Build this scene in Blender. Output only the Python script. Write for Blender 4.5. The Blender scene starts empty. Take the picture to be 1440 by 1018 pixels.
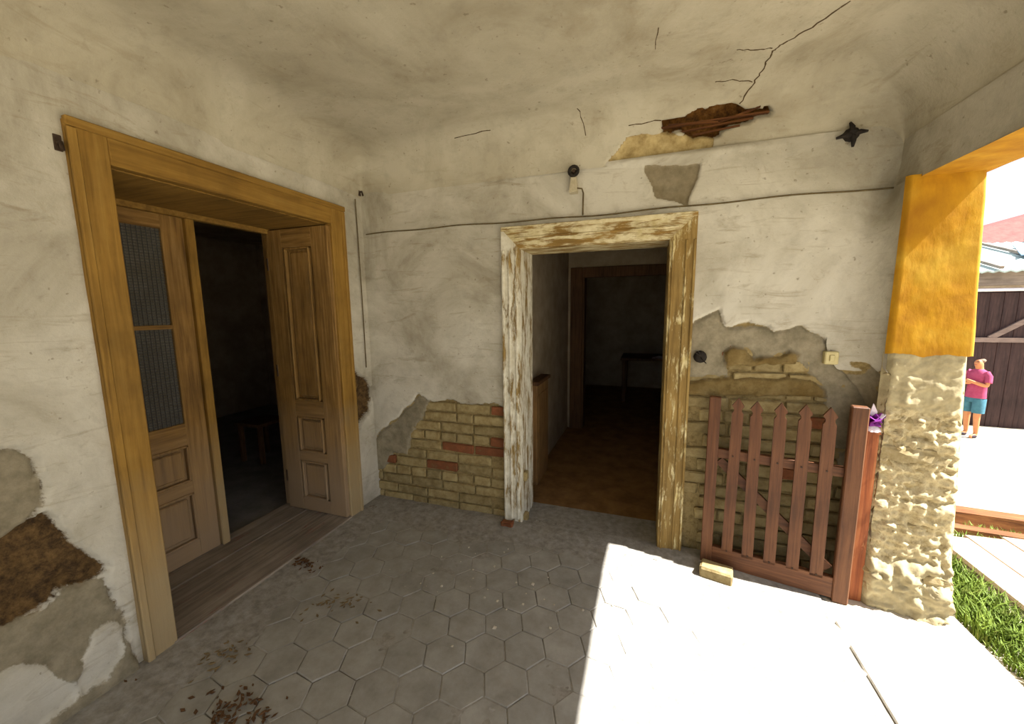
import bpy, bmesh, math, random
import numpy as np
from mathutils import Vector, Matrix
random.seed(7); RNG = np.random.default_rng(7)
S = bpy.context.scene
COL = S.collection

# ------------------------------------------------------------------ camera
F_PX, CX, CY, EYE = 545.0, 720.0, 509.0, 1.6
_y = np.array([910-CX, -(433-CY), -F_PX]); _x = -np.array([-865-CX, -(452-CY), -F_PX])
_y /= np.linalg.norm(_y); _x /= np.linalg.norm(_x)
_x -= _y*_x.dot(_y)*.5; _y -= _x*_y.dot(_x); _x /= np.linalg.norm(_x); _y /= np.linalg.norm(_y)
ROT = np.array([_x, _y, np.cross(_x, _y)])
cam = bpy.data.cameras.new('camera'); cam.sensor_width = 36; cam.sensor_fit = 'HORIZONTAL'
cam.lens = 36*F_PX/1440; cam.clip_start = .02; cam.clip_end = 300
cam_ob = bpy.data.objects.new('camera', cam); COL.objects.link(cam_ob)
m = Matrix([list(r) for r in ROT]).to_4x4(); m.translation = (0, 0, EYE); cam_ob.matrix_world = m
S.camera = cam_ob

# ------------------------------------------------------------------ world, sun, exposure
W = bpy.data.worlds.new('world'); S.world = W; W.use_nodes = True
nt = W.node_tree; bg = nt.nodes['Background']
sky = nt.nodes.new('ShaderNodeTexSky'); sky.sky_type = 'NISHITA'; sky.sun_disc = False
sky.sun_elevation = math.radians(52); sky.sun_rotation = math.radians(93); sky.dust_density = 3.0; sky.air_density = 1.0
haze = nt.nodes.new('ShaderNodeMix'); haze.data_type = 'RGBA'; haze.inputs[0].default_value = .6; haze.inputs[7].default_value = (5.6, 5.9, 6.5, 1)   # bright summer haze
nt.links.new(sky.outputs[0], haze.inputs[6]); nt.links.new(haze.outputs[2], bg.inputs[0]); bg.inputs[1].default_value = 1.0
sun = bpy.data.lights.new('sun_offscreen', 'SUN'); sun.energy = 100; sun.angle = math.radians(.53); sun.color = (1, .975, .94)
sun_ob = bpy.data.objects.new('sun_offscreen', sun); COL.objects.link(sun_ob); sun_ob.location = (6, -1, 8)
sun_ob.rotation_euler = Vector((-1, .075, -1.34)).to_track_quat('-Z', 'Y').to_euler()
S.view_settings.view_transform = 'Standard'; S.view_settings.look = 'None'
S.view_settings.gamma = 1; S.view_settings.use_curve_mapping = False
S.view_settings.exposure = -2.1

# ------------------------------------------------------------------ measuring on the real planes of the place
def ray(px, py): return ROT @ np.array([px-CX, -(py-CY), -F_PX])
def on_x(px, py, X): r = ray(px, py); t = X/r[0]; return (r[1]*t, EYE+r[2]*t)      # (Y, Z) on a plane X
def on_y(px, py, Y): r = ray(px, py); t = Y/r[1]; return (r[0]*t, EYE+r[2]*t)      # (X, Z) on a plane Y
def on_z(px, py, Z): r = ray(px, py); t = (Z-EYE)/r[2]; return (r[0]*t, r[1]*t)    # (X, Y) on a level

# ------------------------------------------------------------------ numpy helpers
def vnoise(u, v, scale, seed=0):
    rg = np.random.default_rng(seed); G = rg.random((64, 64))
    a = np.asarray(u)*scale+seed*3.7; b = np.asarray(v)*scale+seed*1.3
    i = np.floor(a).astype(int); j = np.floor(b).astype(int); x = a-i; y = b-j
    x = x*x*(3-2*x); y = y*y*(3-2*y)
    g = lambda p, q: G[p % 64, q % 64]
    return (g(i, j)*(1-x)+g(i+1, j)*x)*(1-y)+(g(i, j+1)*(1-x)+g(i+1, j+1)*x)*y
def fbm(u, v, scale, seed=0, oct=4):
    s = 0; a = .5
    for k in range(oct): s = s+a*(vnoise(u, v, scale*2**k, seed+k*11)-.5); a *= .5
    return s                                                     # about -.45 .. .45
def sdf(u, v, poly):
    """signed distance to a polygon, positive inside"""
    P = np.array(poly, float); n = len(P); d = np.full(np.shape(u), 1e9); ins = np.zeros(np.shape(u), bool)
    for k in range(n):
        ax, ay = P[k]; bx, by = P[(k+1) % n]; ex, ey = bx-ax, by-ay
        L = ex*ex+ey*ey+1e-12
        t = np.clip(((u-ax)*ex+(v-ay)*ey)/L, 0, 1)
        d = np.minimum(d, np.hypot(u-ax-t*ex, v-ay-t*ey))
        c = ((ay > v) != (by > v)) & (u < ex*(v-ay)/(ey if abs(ey) > 1e-12 else 1e-12)+ax)
        ins ^= c
    return np.where(ins, d, -d)
def sstep(x, a, b): t = np.clip((x-a)/(b-a), 0, 1); return t*t*(3-2*t)

# ------------------------------------------------------------------ object helpers
def tag(o, label=None, cat=None, group=None, kind=None):
    if label: o['label'] = label
    if cat: o['category'] = cat
    if group: o['group'] = group
    if kind: o['kind'] = kind
    return o
def empty(name, loc=(0, 0, 0), rz=0):
    o = bpy.data.objects.new(name, None); COL.objects.link(o); o.location = loc; o.rotation_euler = (0, 0, rz)
    o.empty_display_size = .1
    return o
def mesh_obj(name, me, parent=None):
    o = bpy.data.objects.new(name, me); COL.objects.link(o)
    if parent: o.parent = parent
    return o
def set_lay(me, arr):
    at = me.color_attributes.new('lay', 'FLOAT_COLOR', 'POINT')
    c = np.ones((len(me.vertices), 4), np.float32); c[:, :3] = arr
    at.data.foreach_set('color', c.ravel())
class MB:
    def __init__(s): s.v = []; s.f = []; s.mi = []; s.sm = []
    def add(s, vs, fs, mi=0, smooth=False):
        n = len(s.v); s.v += [tuple(map(float, p)) for p in vs]
        for f in fs: s.f.append(tuple(i+n for i in f)); s.mi.append(mi); s.sm.append(smooth)
        return s
    def box(s, x0, x1, y0, y1, z0, z1, mi=0, bev=0.0, jit=0.0):
        bm = bmesh.new(); bmesh.ops.create_cube(bm, size=1)
        for v in bm.verts:
            v.co = Vector(((x0+x1)/2+v.co.x*(x1-x0), (y0+y1)/2+v.co.y*(y1-y0), (z0+z1)/2+v.co.z*(z1-z0)))
        if bev > 0: bmesh.ops.bevel(bm, geom=bm.edges[:], offset=bev, segments=1, affect='EDGES', profile=.5)
        if jit: 
            for v in bm.verts: v.co += Vector([random.uniform(-jit, jit) for _ in range(3)])
        bm.verts.index_update()
        s.add([v.co for v in bm.verts], [[v.index for v in f.verts] for f in bm.faces], mi); bm.free(); return s
    def prism(s, poly, a, b, axis='y', mi=0):
        """poly in the two other axes, extruded along axis from a to b"""
        n = len(poly)
        def P(p, t):
            return {'x': (t, p[0], p[1]), 'y': (p[0], t, p[1]), 'z': (p[0], p[1], t)}[axis]
        vs = [P(p, a) for p in poly]+[P(p, b) for p in poly]
        fs = [tuple(range(n))[::-1], tuple(range(n, 2*n))]+[(i, (i+1) % n, (i+1) % n+n, i+n) for i in range(n)]
        return s.add(vs, fs, mi)
    def tube(s, pts, r, seg=8, mi=0, cap=True):
        pts = [Vector(p) for p in pts]; n = len(pts); vs = []; fs = []
        up = Vector((0, 0, 1)); prev = None
        for i, p in enumerate(pts):
            t = (pts[min(i+1, n-1)]-pts[max(i-1, 0)]).normalized()
            a = prev if prev is not None else (up if abs(t.z) < .9 else Vector((1, 0, 0)))
            a = (a-t*a.dot(t)).normalized(); b = t.cross(a); prev = a
            rr = r[i] if isinstance(r, (list, tuple)) else r
            for k in range(seg):
                an = 2*math.pi*k/seg; vs.append(p+(a*math.cos(an)+b*math.sin(an))*rr)
        for i in range(n-1):
            for k in range(seg):
                fs.append((i*seg+k, i*seg+(k+1) % seg, (i+1)*seg+(k+1) % seg, (i+1)*seg+k))
        s.add(vs, fs, mi, True)
        if cap: s.add(vs[:seg], [tuple(range(seg))[::-1]], mi); s.add(vs[-seg:], [tuple(range(seg))], mi)
        return s
    def bar(s, a, b, w, h, mi=0, up=(0, 0, 1)):
        """squared stick from a to b"""
        a, b = Vector(a), Vector(b); t = (b-a).normalized(); u = Vector(up); x = t.cross(u)
        if x.length < 1e-4: x = t.cross(Vector((1, 0, 0)))
        x.normalize(); y = x.cross(t)
        vs = [p+x*sx*w/2+y*sy*h/2 for p in (a, b) for sx, sy in ((-1, -1), (1, -1), (1, 1), (-1, 1))]
        return s.add(vs, [(3, 2, 1, 0), (4, 5, 6, 7), (0, 1, 5, 4), (1, 2, 6, 5), (2, 3, 7, 6), (3, 0, 4, 7)], mi)
    def mesh(s, name, mats, lay=None):
        me = bpy.data.meshes.new(name); me.from_pydata(s.v, [], s.f)
        for mt in (mats if isinstance(mats, (list, tuple)) else [mats]): me.materials.append(mt)
        me.polygons.foreach_set('material_index', s.mi); me.polygons.foreach_set('use_smooth', s.sm)
        if lay is not None: set_lay(me, lay)
        bm = bmesh.new(); bm.from_mesh(me); bmesh.ops.recalc_face_normals(bm, faces=bm.faces); bm.to_mesh(me); bm.free()
        me.update(); return me
    def build(s, name, mats, parent=None, lay=None): return mesh_obj(name, s.mesh(name, mats, lay), parent)

def field(name, U, V, mapf, hfun, mats, skip=None, extra=None, parent=None, flip=False):
    """relief surface: hfun(u,v) -> (height, lay rgb); mapf(u,v,h) -> xyz; plus the solid boxes of MB extra behind it"""
    u, v = np.meshgrid(U, V, indexing='ij'); h, lay = hfun(u, v)
    P = np.stack(mapf(u, v, h), -1).reshape(-1, 3); nu, nv = u.shape
    idx = np.arange(nu*nv).reshape(nu, nv)
    q = np.stack([idx[:-1, :-1], idx[1:, :-1], idx[1:, 1:], idx[:-1, 1:]], -1).reshape(-1, 4)
    if flip: q = q[:, ::-1]
    if skip is not None:
        uc = (u[:-1, :-1]+u[1:, 1:])/2; vc = (v[:-1, :-1]+v[1:, 1:])/2
        q = q[~skip(uc, vc).ravel()]
    vs = P.tolist(); fs = q.tolist(); n = len(vs); L = lay.reshape(-1, 3)
    sm = [True]*len(fs); mi = [0]*len(fs)
    if extra:
        vs += extra.v; fs += [[i+n for i in f] for f in extra.f]; sm += [False]*len(extra.f); mi += extra.mi
        L = np.concatenate([L, np.tile([[1., 0, 0]], (len(extra.v), 1))])
    me = bpy.data.meshes.new(name); me.from_pydata(vs, [], fs)
    for mt in (mats if isinstance(mats, (list, tuple)) else [mats]): me.materials.append(mt)
    me.polygons.foreach_set('use_smooth', sm); me.polygons.foreach_set('material_index', mi); set_lay(me, L); me.update()
    return mesh_obj(name, me, parent)

# ------------------------------------------------------------------ materials
def rgb(r, g, b):
    f = lambda c: (c/255/12.92 if c/255 <= .04045 else ((c/255+.055)/1.055)**2.4)
    return (f(r), f(g), f(b), 1)
class NT:
    def __init__(s, name):
        s.m = bpy.data.materials.new(name); s.m.use_nodes = True; s.t = s.m.node_tree; s.b = s.t.nodes['Principled BSDF']
        s.co = s.n('ShaderNodeTexCoord').outputs['Object']
        s.b.inputs['Roughness'].default_value = .85
        s.b.inputs['Specular IOR Level'].default_value = .25
    def n(s, ty, **k):
        x = s.t.nodes.new(ty)
        for a, b in k.items(): setattr(x, a, b)
        return x
    def l(s, a, b): s.t.links.new(a, b)
    def geo(s): return s.n('ShaderNodeNewGeometry').outputs['Position']
    def map(s, scale=(1, 1, 1), rot=(0, 0, 0), src=None, loc=(0, 0, 0)):
        x = s.n('ShaderNodeMapping'); x.inputs['Scale'].default_value = scale; x.inputs['Rotation'].default_value = rot
        x.inputs['Location'].default_value = loc
        s.l(src or s.co, x.inputs['Vector']); return x.outputs[0]
    def noise(s, scale, src=None, detail=6, rough=.6, dist=0):
        x = s.n('ShaderNodeTexNoise'); x.inputs['Scale'].default_value = scale; x.inputs['Detail'].default_value = detail
        x.inputs['Roughness'].default_value = rough; x.inputs['Distortion'].default_value = dist
        s.l(src or s.co, x.inputs['Vector']); return x.outputs['Fac']
    def ramp(s, fac, stops):
        x = s.n('ShaderNodeValToRGB'); e = x.color_ramp.elements
        while len(e) < len(stops): e.new(.5)
        for k, (p, c) in enumerate(stops):
            e[k].position = p; e[k].color = c if isinstance(c, tuple) else (c, c, c, 1)
        s.l(fac, x.inputs[0]); return x.outputs[0]
    def mix(s, f, a, b, mode='MIX'):
        x = s.n('ShaderNodeMix', data_type='RGBA', blend_type=mode)
        if isinstance(f, (int, float)): x.inputs[0].default_value = f
        else: s.l(f, x.inputs[0])
        for i, c in ((6, a), (7, b)):
            if isinstance(c, tuple): x.inputs[i].default_value = c
            else: s.l(c, x.inputs[i])
        return x.outputs[2]
    def math(s, op, a, b=None):
        x = s.n('ShaderNodeMath', operation=op)
        for i, c in enumerate((a, b)):
            if c is None: continue
            if isinstance(c, (int, float)): x.inputs[i].default_value = c
            else: s.l(c, x.inputs[i])
        return x.outputs[0]
    def bump(s, h, strength=.3, dist=.01):
        x = s.n('ShaderNodeBump'); x.inputs['Strength'].default_value = strength; x.inputs['Distance'].default_value = dist
        s.l(h, x.inputs['Height']); s.l(x.outputs[0], s.b.inputs['Normal'])
    def out(s, c, rough=None):
        if isinstance(c, tuple): s.b.inputs['Base Color'].default_value = c
        else: s.l(c, s.b.inputs['Base Color'])
        if rough is not None: s.b.inputs['Roughness'].default_value = rough
        return s.m

def plaster_layers(name, stain=.5, base=(rgb(94, 72, 42), rgb(50, 36, 22)), plas=(rgb(203, 199, 187), rgb(184, 179, 165), rgb(152, 145, 128)), ren=(rgb(150, 140, 118), rgb(112, 104, 84))):
    """old limewash (lay red) over cement render (lay green) over what is underneath; lay blue = mud stain"""
    t = NT(name); p = t.geo()
    at = t.n('ShaderNodeAttribute', attribute_name='lay'); sep = t.n('ShaderNodeSeparateColor'); t.l(at.outputs['Color'], sep.inputs[0])
    big = t.noise(1.7, p, 8, .65, .6); mid = t.noise(9, p, 8, .7); fine = t.noise(70, p, 5, .7)
    c = t.ramp(big, [(.30, plas[2]), (.46, plas[1]), (.60, plas[0])])
    blot = t.ramp(mid, [(.28, rgb(150, 138, 112)), (.5, rgb(232, 226, 212))])
    c = t.mix(.28, c, blot, 'MULTIPLY')
    sm = t.map((1.2, 1.2, 7), src=p); smear = t.ramp(t.noise(2.2, sm, 6, .7, 1.0), [(.56, 0.), (.72, 1.)])
    c = t.mix(t.math('MULTIPLY', smear, stain), c, rgb(128, 112, 82))
    speck = t.ramp(t.noise(38, p, 3, .5), [(.68, 0.), (.75, 1.)])
    c = t.mix(t.math('MULTIPLY', speck, .5), c, rgb(100, 86, 62))
    scuff = t.ramp(t.noise(5.5, p, 10, .82, 1.5), [(.57, 0.), (.66, 1.)])
    c = t.mix(t.math('MULTIPLY', scuff, stain*.55), c, rgb(140, 120, 88))
    chip = t.ramp(t.noise(24, p, 6, .7, .8), [(.60, 0.), (.70, 1.)])
    c = t.mix(t.math('MULTIPLY', chip, .22), c, rgb(112, 98, 74))
    rc = t.ramp(t.noise(14, p, 8, .7), [(.3, ren[1]), (.65, ren[0])])
    bc = t.ramp(t.noise(26, p, 10, .8), [(.38, base[1]), (.54, base[0]), (.70, rgb(124, 98, 60))])
    jit = t.math('MULTIPLY', t.math('SUBTRACT', fine, .5), .5)
    mk = lambda ch: t.ramp(t.math('ADD', sep.outputs[ch], jit), [(.42, 0.), (.58, 1.)])
    c = t.mix(mk(0), t.mix(mk(1), bc, rc), c)
    c = t.mix(t.math('MULTIPLY', sep.outputs[2], t.ramp(mid, [(.3, .35), (.7, 1.)])), c, rgb(100, 80, 40))
    t.bump(t.math('ADD', mid, t.math('MULTIPLY', fine, .35)), .35, .012)
    return t.out(c, .9)

def wood(name, cols, axis='z', paint=None, thr=(.48, .56), rough=.7, grain=1.0, low=None):
    """grain along one axis; optional flaking paint over it; low = colour of the bleached foot"""
    t = NT(name); p = t.co
    k = {'x': (1.2, 22, 22), 'y': (22, 1.2, 22), 'z': (22, 22, 1.2)}[axis]
    g = t.noise(2.0*grain, t.map(k), 8, .65, .4); big = t.noise(3.0, p, 6, .6)
    c = t.ramp(g, [(.30, cols[0]), (.5, cols[1]), (.72, cols[2])])
    c = t.mix(.5, c, t.ramp(big, [(.3, rgb(120, 110, 95)), (.65, rgb(245, 240, 230))]), 'MULTIPLY')
    if low:
        sx = t.n('ShaderNodeSeparateXYZ'); t.l(t.geo(), sx.inputs[0])
        f = t.math('ADD', sx.outputs[2], t.math('MULTIPLY', big, .6))
        c = t.mix(t.ramp(t.math('MULTIPLY', f, .5), [(.25, .8), (.62, 0.)]), c, low)
    h = g
    if paint:
        k2 = {'x': (.6, 3, 3), 'y': (3, .6, 3), 'z': (3, 3, .6)}[axis]
        m_ = t.ramp(t.noise(7, t.map(k2), 9, .72, .3), [(thr[0], 0.), (thr[1], 1.)])
        pc = t.ramp(t.noise(20, p, 6, .6), [(.3, paint[1]), (.7, paint[0])])
        c = t.mix(m_, c, pc); h = t.math('ADD', t.math('MULTIPLY', g, .5), m_)
    t.bump(h, .45, .006)
    return t.out(c, rough)

def plain(name, c0, c1, scale=12, rough=.85, bump=.3, rnd=0.0, c2=None, metal=0):
    t = NT(name); p = t.geo(); f = t.noise(scale, p, 8, .68)
    c = t.ramp(f, [(.3, c1), (.68, c0)] if c2 is None else [(.25, c2), (.45, c1), (.7, c0)])
    if rnd:
        oi = t.n('ShaderNodeObjectInfo'); c = t.mix(1.0, c, t.ramp(oi.outputs['Random'], [(0, 1-rnd), (1, 1.)]), 'MULTIPLY')
    t.bump(f, bump, .01); t.b.inputs['Metallic'].default_value = metal
    return t.out(c, rough)

M = {}
M['wall'] = plaster_layers('old_limewash_wall')
M['backwall'] = plaster_layers('old_limewash_back_wall', .55, base=(rgb(150, 132, 90), rgb(112, 94, 58)))
M['ceil'] = plaster_layers('old_limewash_ceiling', .35, base=(rgb(110, 72, 26), rgb(58, 36, 14)), plas=(rgb(192, 186, 168), rgb(180, 173, 154), rgb(162, 154, 134)), ren=(rgb(190, 170, 122), rgb(128, 106, 62)))
M['pier'] = plaster_layers('pier_masonry', .4, base=(rgb(186, 172, 136), rgb(134, 118, 82)), ren=(rgb(172, 160, 126), rgb(138, 126, 96)))
M['ochre_z'] = wood('ochre_painted_wood_upright', (rgb(126, 94, 38), rgb(152, 116, 50), rgb(166, 132, 66)), 'z', low=rgb(168, 150, 116))
M['ochre_y'] = wood('ochre_painted_wood_level', (rgb(124, 92, 38), rgb(150, 114, 48), rgb(164, 130, 64)), 'y')
M['ochre_x'] = wood('ochre_painted_wood_cross', (rgb(118, 88, 38), rgb(144, 110, 50), rgb(160, 126, 64)), 'x')
M['leaf_z'] = wood('weathered_door_wood', (rgb(104, 76, 38), rgb(144, 110, 58), rgb(170, 136, 84)), 'z', low=rgb(158, 136, 110))
M['leaf_y'] = wood('weathered_door_wood_rail', (rgb(104, 76, 38), rgb(144, 110, 58), rgb(170, 136, 84)), 'y', low=rgb(158, 136, 110))
M['leaf_x'] = wood('weathered_door_wood_cross_rail', (rgb(104, 76, 38), rgb(144, 110, 58), rgb(170, 136, 84)), 'x', low=rgb(158, 136, 110))
M['flake_white'] = wood('flaking_white_paint', (rgb(120, 96, 56), rgb(160, 134, 80), rgb(184, 160, 108)), 'z', (rgb(226, 222, 206), rgb(196, 188, 164)), (.42, .50))
M['flake_ochre'] = wood('flaking_ochre_paint', (rgb(120, 95, 48), rgb(154, 126, 70), rgb(172, 147, 92)), 'z', (rgb(224, 212, 170), rgb(190, 170, 110)), (.53, .60))
M['flake_head'] = wood('flaking_head_paint', (rgb(128, 98, 48), rgb(160, 128, 68), rgb(176, 148, 92)), 'x', (rgb(222, 212, 178), rgb(190, 174, 126)), (.45, .54))
M['sill'] = wood('worn_sill_board', (rgb(124, 114, 105), rgb(152, 142, 131), rgb(172, 162, 151)), 'y', (rgb(150, 92, 82), rgb(120, 72, 62)), (.58, .68))
M['gate'] = wood('red_brown_gate_paint', (rgb(78, 48, 30), rgb(110, 70, 44), rgb(130, 88, 58)), 'z', rough=.6)
M['gate_x'] = wood('red_brown_gate_paint_level', (rgb(78, 48, 30), rgb(110, 70, 44), rgb(130, 88, 58)), 'x', rough=.6)
M['post'] = wood('rusty_brown_post_paint', (rgb(104, 50, 24), rgb(150, 82, 44), rgb(180, 116, 70)), 'z', (rgb(196, 150, 106), rgb(160, 100, 60)), (.58, .66), rough=.6)
for k_ in ('gate', 'gate_x'):
    b_ = M[k_].node_tree.nodes['Principled BSDF']; b_.inputs['Roughness'].default_value = .55; b_.inputs['Specular IOR Level'].default_value = .3
M['lath'] = wood('old_lath', (rgb(62, 36, 18), rgb(96, 58, 28), rgb(130, 84, 42)), 'x')
M['tile'] = plain('dusty_hex_paver', rgb(162, 159, 151), rgb(132, 128, 119), 7, .92, .25, .10)
M['grout'] = plain('joint_dirt', rgb(112, 105, 92), rgb(80, 73, 61), 20)
M['slab'] = plain('porch_edge_concrete', rgb(196, 188, 172), rgb(168, 160, 142), 9, .9)
M['dust'] = plain('dust_and_crumbs', rgb(160, 156, 148), rgb(135, 130, 121), 22, .95, .6, c2=rgb(110, 104, 94))
M['brick_cream'] = plain('limewashed_brick', rgb(182, 165, 120), rgb(152, 133, 90), 16, .9, .5, .30, c2=rgb(122, 100, 62))
M['brick_red'] = plain('bare_red_brick', rgb(150, 92, 60), rgb(124, 76, 48), 18, .9, .5, .25, c2=rgb(130, 106, 70))
M['stone'] = plain('eroded_pier_brick', rgb(190, 177, 142), rgb(158, 141, 102), 14, .92, .7, .25, c2=rgb(118, 100, 66))
def orange_mat():
    t = NT('orange_limewash'); p = t.geo()
    a = t.noise(3.2, p, 7, .6, .5); b = t.noise(14, t.map((1, 1, .35), src=p), 7, .65)
    c = t.ramp(a, [(.28, rgb(150, 102, 14)), (.5, rgb(182, 135, 22)), (.7, rgb(198, 162, 56))])
    c = t.mix(.6, c, t.ramp(b, [(.3, rgb(184, 156, 110)), (.7, rgb(255, 250, 235))]), 'MULTIPLY')
    t.bump(b, .3, .01); return t.out(c, .85)
M['orange'] = orange_mat()
M['glass'] = plain('dusty_glass', rgb(206, 206, 200), rgb(186, 184, 174), 5, .12, .05)
M['glass'].node_tree.nodes['Principled BSDF'].inputs['Transmission Weight'].default_value = .88
M['wire_mesh'] = plain('fine_fly_screen_wire', rgb(58, 54, 50), rgb(44, 40, 38), 30, .6)
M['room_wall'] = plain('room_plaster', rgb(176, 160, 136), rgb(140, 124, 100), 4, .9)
M['room_floor'] = plain('brown_earth_floor', rgb(150, 114, 70), rgb(110, 80, 46), 6, .9)
M['blue_floor'] = plain('grey_room_floor', rgb(132, 130, 127), rgb(98, 96, 93), 5, .7)
M['brown_wood'] = wood('dark_brown_wood', (rgb(70, 46, 28), rgb(98, 68, 42), rgb(118, 86, 56)), 'z')
M['chest'] = wood('tan_chest_wood', (rgb(120, 88, 52), rgb(150, 114, 70), rgb(168, 134, 88)), 'z')
M['cable'] = plain('grimy_cable', rgb(110, 96, 66), rgb(78, 66, 44), 30)
M['black'] = plain('sooty_black', rgb(44, 38, 32), rgb(24, 20, 18), 30, .8)
M['porcelain'] = plain('dusty_porcelain', rgb(196, 186, 160), rgb(160, 148, 120), 30, .5, .1)
M['switch'] = plain('yellowed_plastic', rgb(206, 194, 146), rgb(188, 174, 124), 20, .5, .1)
M['iron'] = plain('rusty_iron', rgb(70, 54, 40), rgb(44, 34, 28), 40, .7)
M['leaf'] = plain('dry_brown_leaf', rgb(104, 74, 46), rgb(72, 50, 30), 40, .9, .2)
M['straw'] = plain('dry_straw', rgb(128, 110, 78), rgb(98, 80, 54), 40, .9, .2)
M['crumb'] = plain('plaster_crumb', rgb(206, 198, 180), rgb(164, 152, 128), 30, .95)
M['crack'] = plain('crack_shade', rgb(92, 74, 46), rgb(66, 52, 32), 40, .95)  # dirt brown standing in for the shade inside the open cracks
M['purple'] = plain('purple_petal', rgb(140, 60, 150), rgb(98, 30, 110), 30, .7, .1)
M['white_petal'] = plain('white_petal', rgb(236, 230, 236), rgb(214, 204, 216), 30, .7, .1)
M['ground'] = plain('pale_yard_ground', rgb(184, 178, 160), rgb(160, 150, 128), 3, .95, .5, c2=rgb(140, 132, 98))
M['plank'] = wood('sun_bleached_plank', (rgb(150, 128, 112), rgb(188, 168, 150), rgb(206, 190, 174)), 'y')
M['beam'] = wood('weathered_beam', (rgb(84, 50, 28), rgb(124, 78, 44), rgb(152, 104, 62)), 'x')
M['grass'] = plain('bright_grass', rgb(112, 128, 44), rgb(84, 104, 28), 9, .7, 0, c2=rgb(130, 126, 66))
M['shed'] = wood('dark_shed_board', (rgb(48, 34, 36), rgb(66, 48, 48), rgb(82, 62, 60)), 'z')
M['shed_rail'] = wood('grey_shed_brace', (rgb(120, 104, 100), rgb(144, 126, 120), rgb(160, 142, 134)), 'x')
M['fascia'] = wood('grey_fascia_board', (rgb(116, 106, 100), rgb(142, 130, 122), rgb(158, 146, 138)), 'x')
M['metal_roof'] = plain('pale_metal_roof', rgb(170, 184, 178), rgb(146, 160, 156), 2, .6)
M['red_roof'] = plain('red_roof_tile', rgb(176, 82, 74), rgb(140, 60, 56), 6, .85, .3, .2)
M['house'] = plain('pale_blue_gable', rgb(140, 170, 196), rgb(124, 152, 180), 3, .9)
M['skin'] = plain('skin', rgb(198, 138, 96), rgb(184, 122, 82), 8, .6, .05)
M['shirt'] = plain('magenta_pink_shirt', rgb(168, 74, 106), rgb(146, 54, 86), 10, .9, .2)
M['shorts'] = plain('teal_blue_shorts', rgb(72, 118, 134), rgb(52, 94, 112), 10, .9, .2)
M['hair'] = plain('grey_hair', rgb(150, 130, 110), rgb(110, 92, 76), 40, .8)
M['shoe'] = plain('dark_shoe', rgb(60, 50, 60), rgb(40, 34, 42), 20, .7)

# ------------------------------------------------------------------ the shell: sizes
XL, XR, YB = -2.13, 1.19, 2.60           # left wall, right beam, back wall (inner faces)
ZC, RC, RR = 2.75, .28, .36                      # ceiling height, cove radius
YE = -3.0                               # open end of the porch behind
ZW = ZC-RC+.03
BX0, BX1, BZ = 1.19, 1.43, 2.2            # beam

# ---- left wall ------------------------------------------------
PX = lambda pts: [on_x(a, b, XL) for a, b in pts]
PY = lambda pts: [on_y(a, b, YB) for a, b in pts]
lA = PX([(-60, 600), (0, 628), (28, 632), (46, 642), (60, 656), (62, 690), (68, 712), (40, 738), (0, 768), (-60, 790)])
lB = PX([(-60, 790), (0, 764), (40, 736), (66, 714), (84, 732), (98, 757), (124, 773), (150, 796), (150, 806), (128, 822), (88, 830), (80, 846), (50, 866), (0, 882), (-60, 905)])
lC = PX([(-60, 905), (0, 880), (50, 862), (82, 842), (90, 826), (130, 816), (148, 812), (158, 826), (172, 860), (190, 925), (190, 990), (-60, 1150)])
lD1 = PX([(-40, 955), (0, 946), (30, 934), (62, 938), (104, 964), (100, 986), (66, 1016), (30, 1060), (-60, 1100)])
lD2 = PX([(110, 962), (114, 930), (134, 888), (160, 870), (174, 886), (172, 920), (146, 958), (116, 972)])
lE = PX([(488, 520), (503, 524), (516, 531), (524, 548), (522, 578), (504, 606), (488, 606)])
DY0, DY1, DZ = 1.0, 2.29, 2.27           # hole in the wall behind the casing
def h_left(u, v):
    e = fbm(u, v, 14, 3)*.05
    A, B, C_, D1, D2, E_ = [sdf(u, v, p)+e for p in (lA, lB, lC, lD1, lD2, lE)]
    white = np.maximum(-np.maximum.reduce([A, B, C_, E_]), np.maximum(D1, D2))
    ren = np.maximum(A, C_); ad = np.maximum(B, E_)
    w = sstep(white, -.004, .008); r = sstep(np.minimum(ren, -ad), -.004, .008)
    und = fbm(u, v, 1.2, 5)*.02+fbm(u, v, 9, 8)*.006
    deep = -.055+fbm(u, v, 14, 21)*.06+fbm(u, v, 45, 22)*.025
    h = w*(.0+und)+(1-w)*(r*(-.016+fbm(u, v, 25, 4)*.008)+(1-r)*deep)
    foot = sstep(v, .30, 0)*.05*(1-w)
    lay = np.stack([np.clip(.5+white*25, 0, 1), np.clip(.5+np.minimum(ren, -ad)*25, 0, 1), np.zeros_like(u)], -1)
    return h+foot, lay
ex = MB()
for a in ((YE, DY0, 0, ZC+.1), (DY1, YB+.5, 0, ZC+.1), (DY0, DY1, DZ, ZC+.1)): ex.box(-2.74, XL-.1, a[0], a[1], a[2]-(.1 if a[2] == 0 else 0), a[3])
U = np.concatenate([np.linspace(YE, .2, 40)[:-1], np.linspace(.2, YB+.03, 215)]); V = np.linspace(-.02, ZW, 215)
wall_left = field('wall_left', U, V, lambda u, v, h: (XL+h, u, v), h_left, M['wall'], lambda u, v: (u > DY0+.01) & (u < DY1-.01) & (v < DZ-.01), ex)
tag(wall_left, 'flaking whitewashed wall with the wide ochre framed double door', 'wall', kind='structure')

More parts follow.
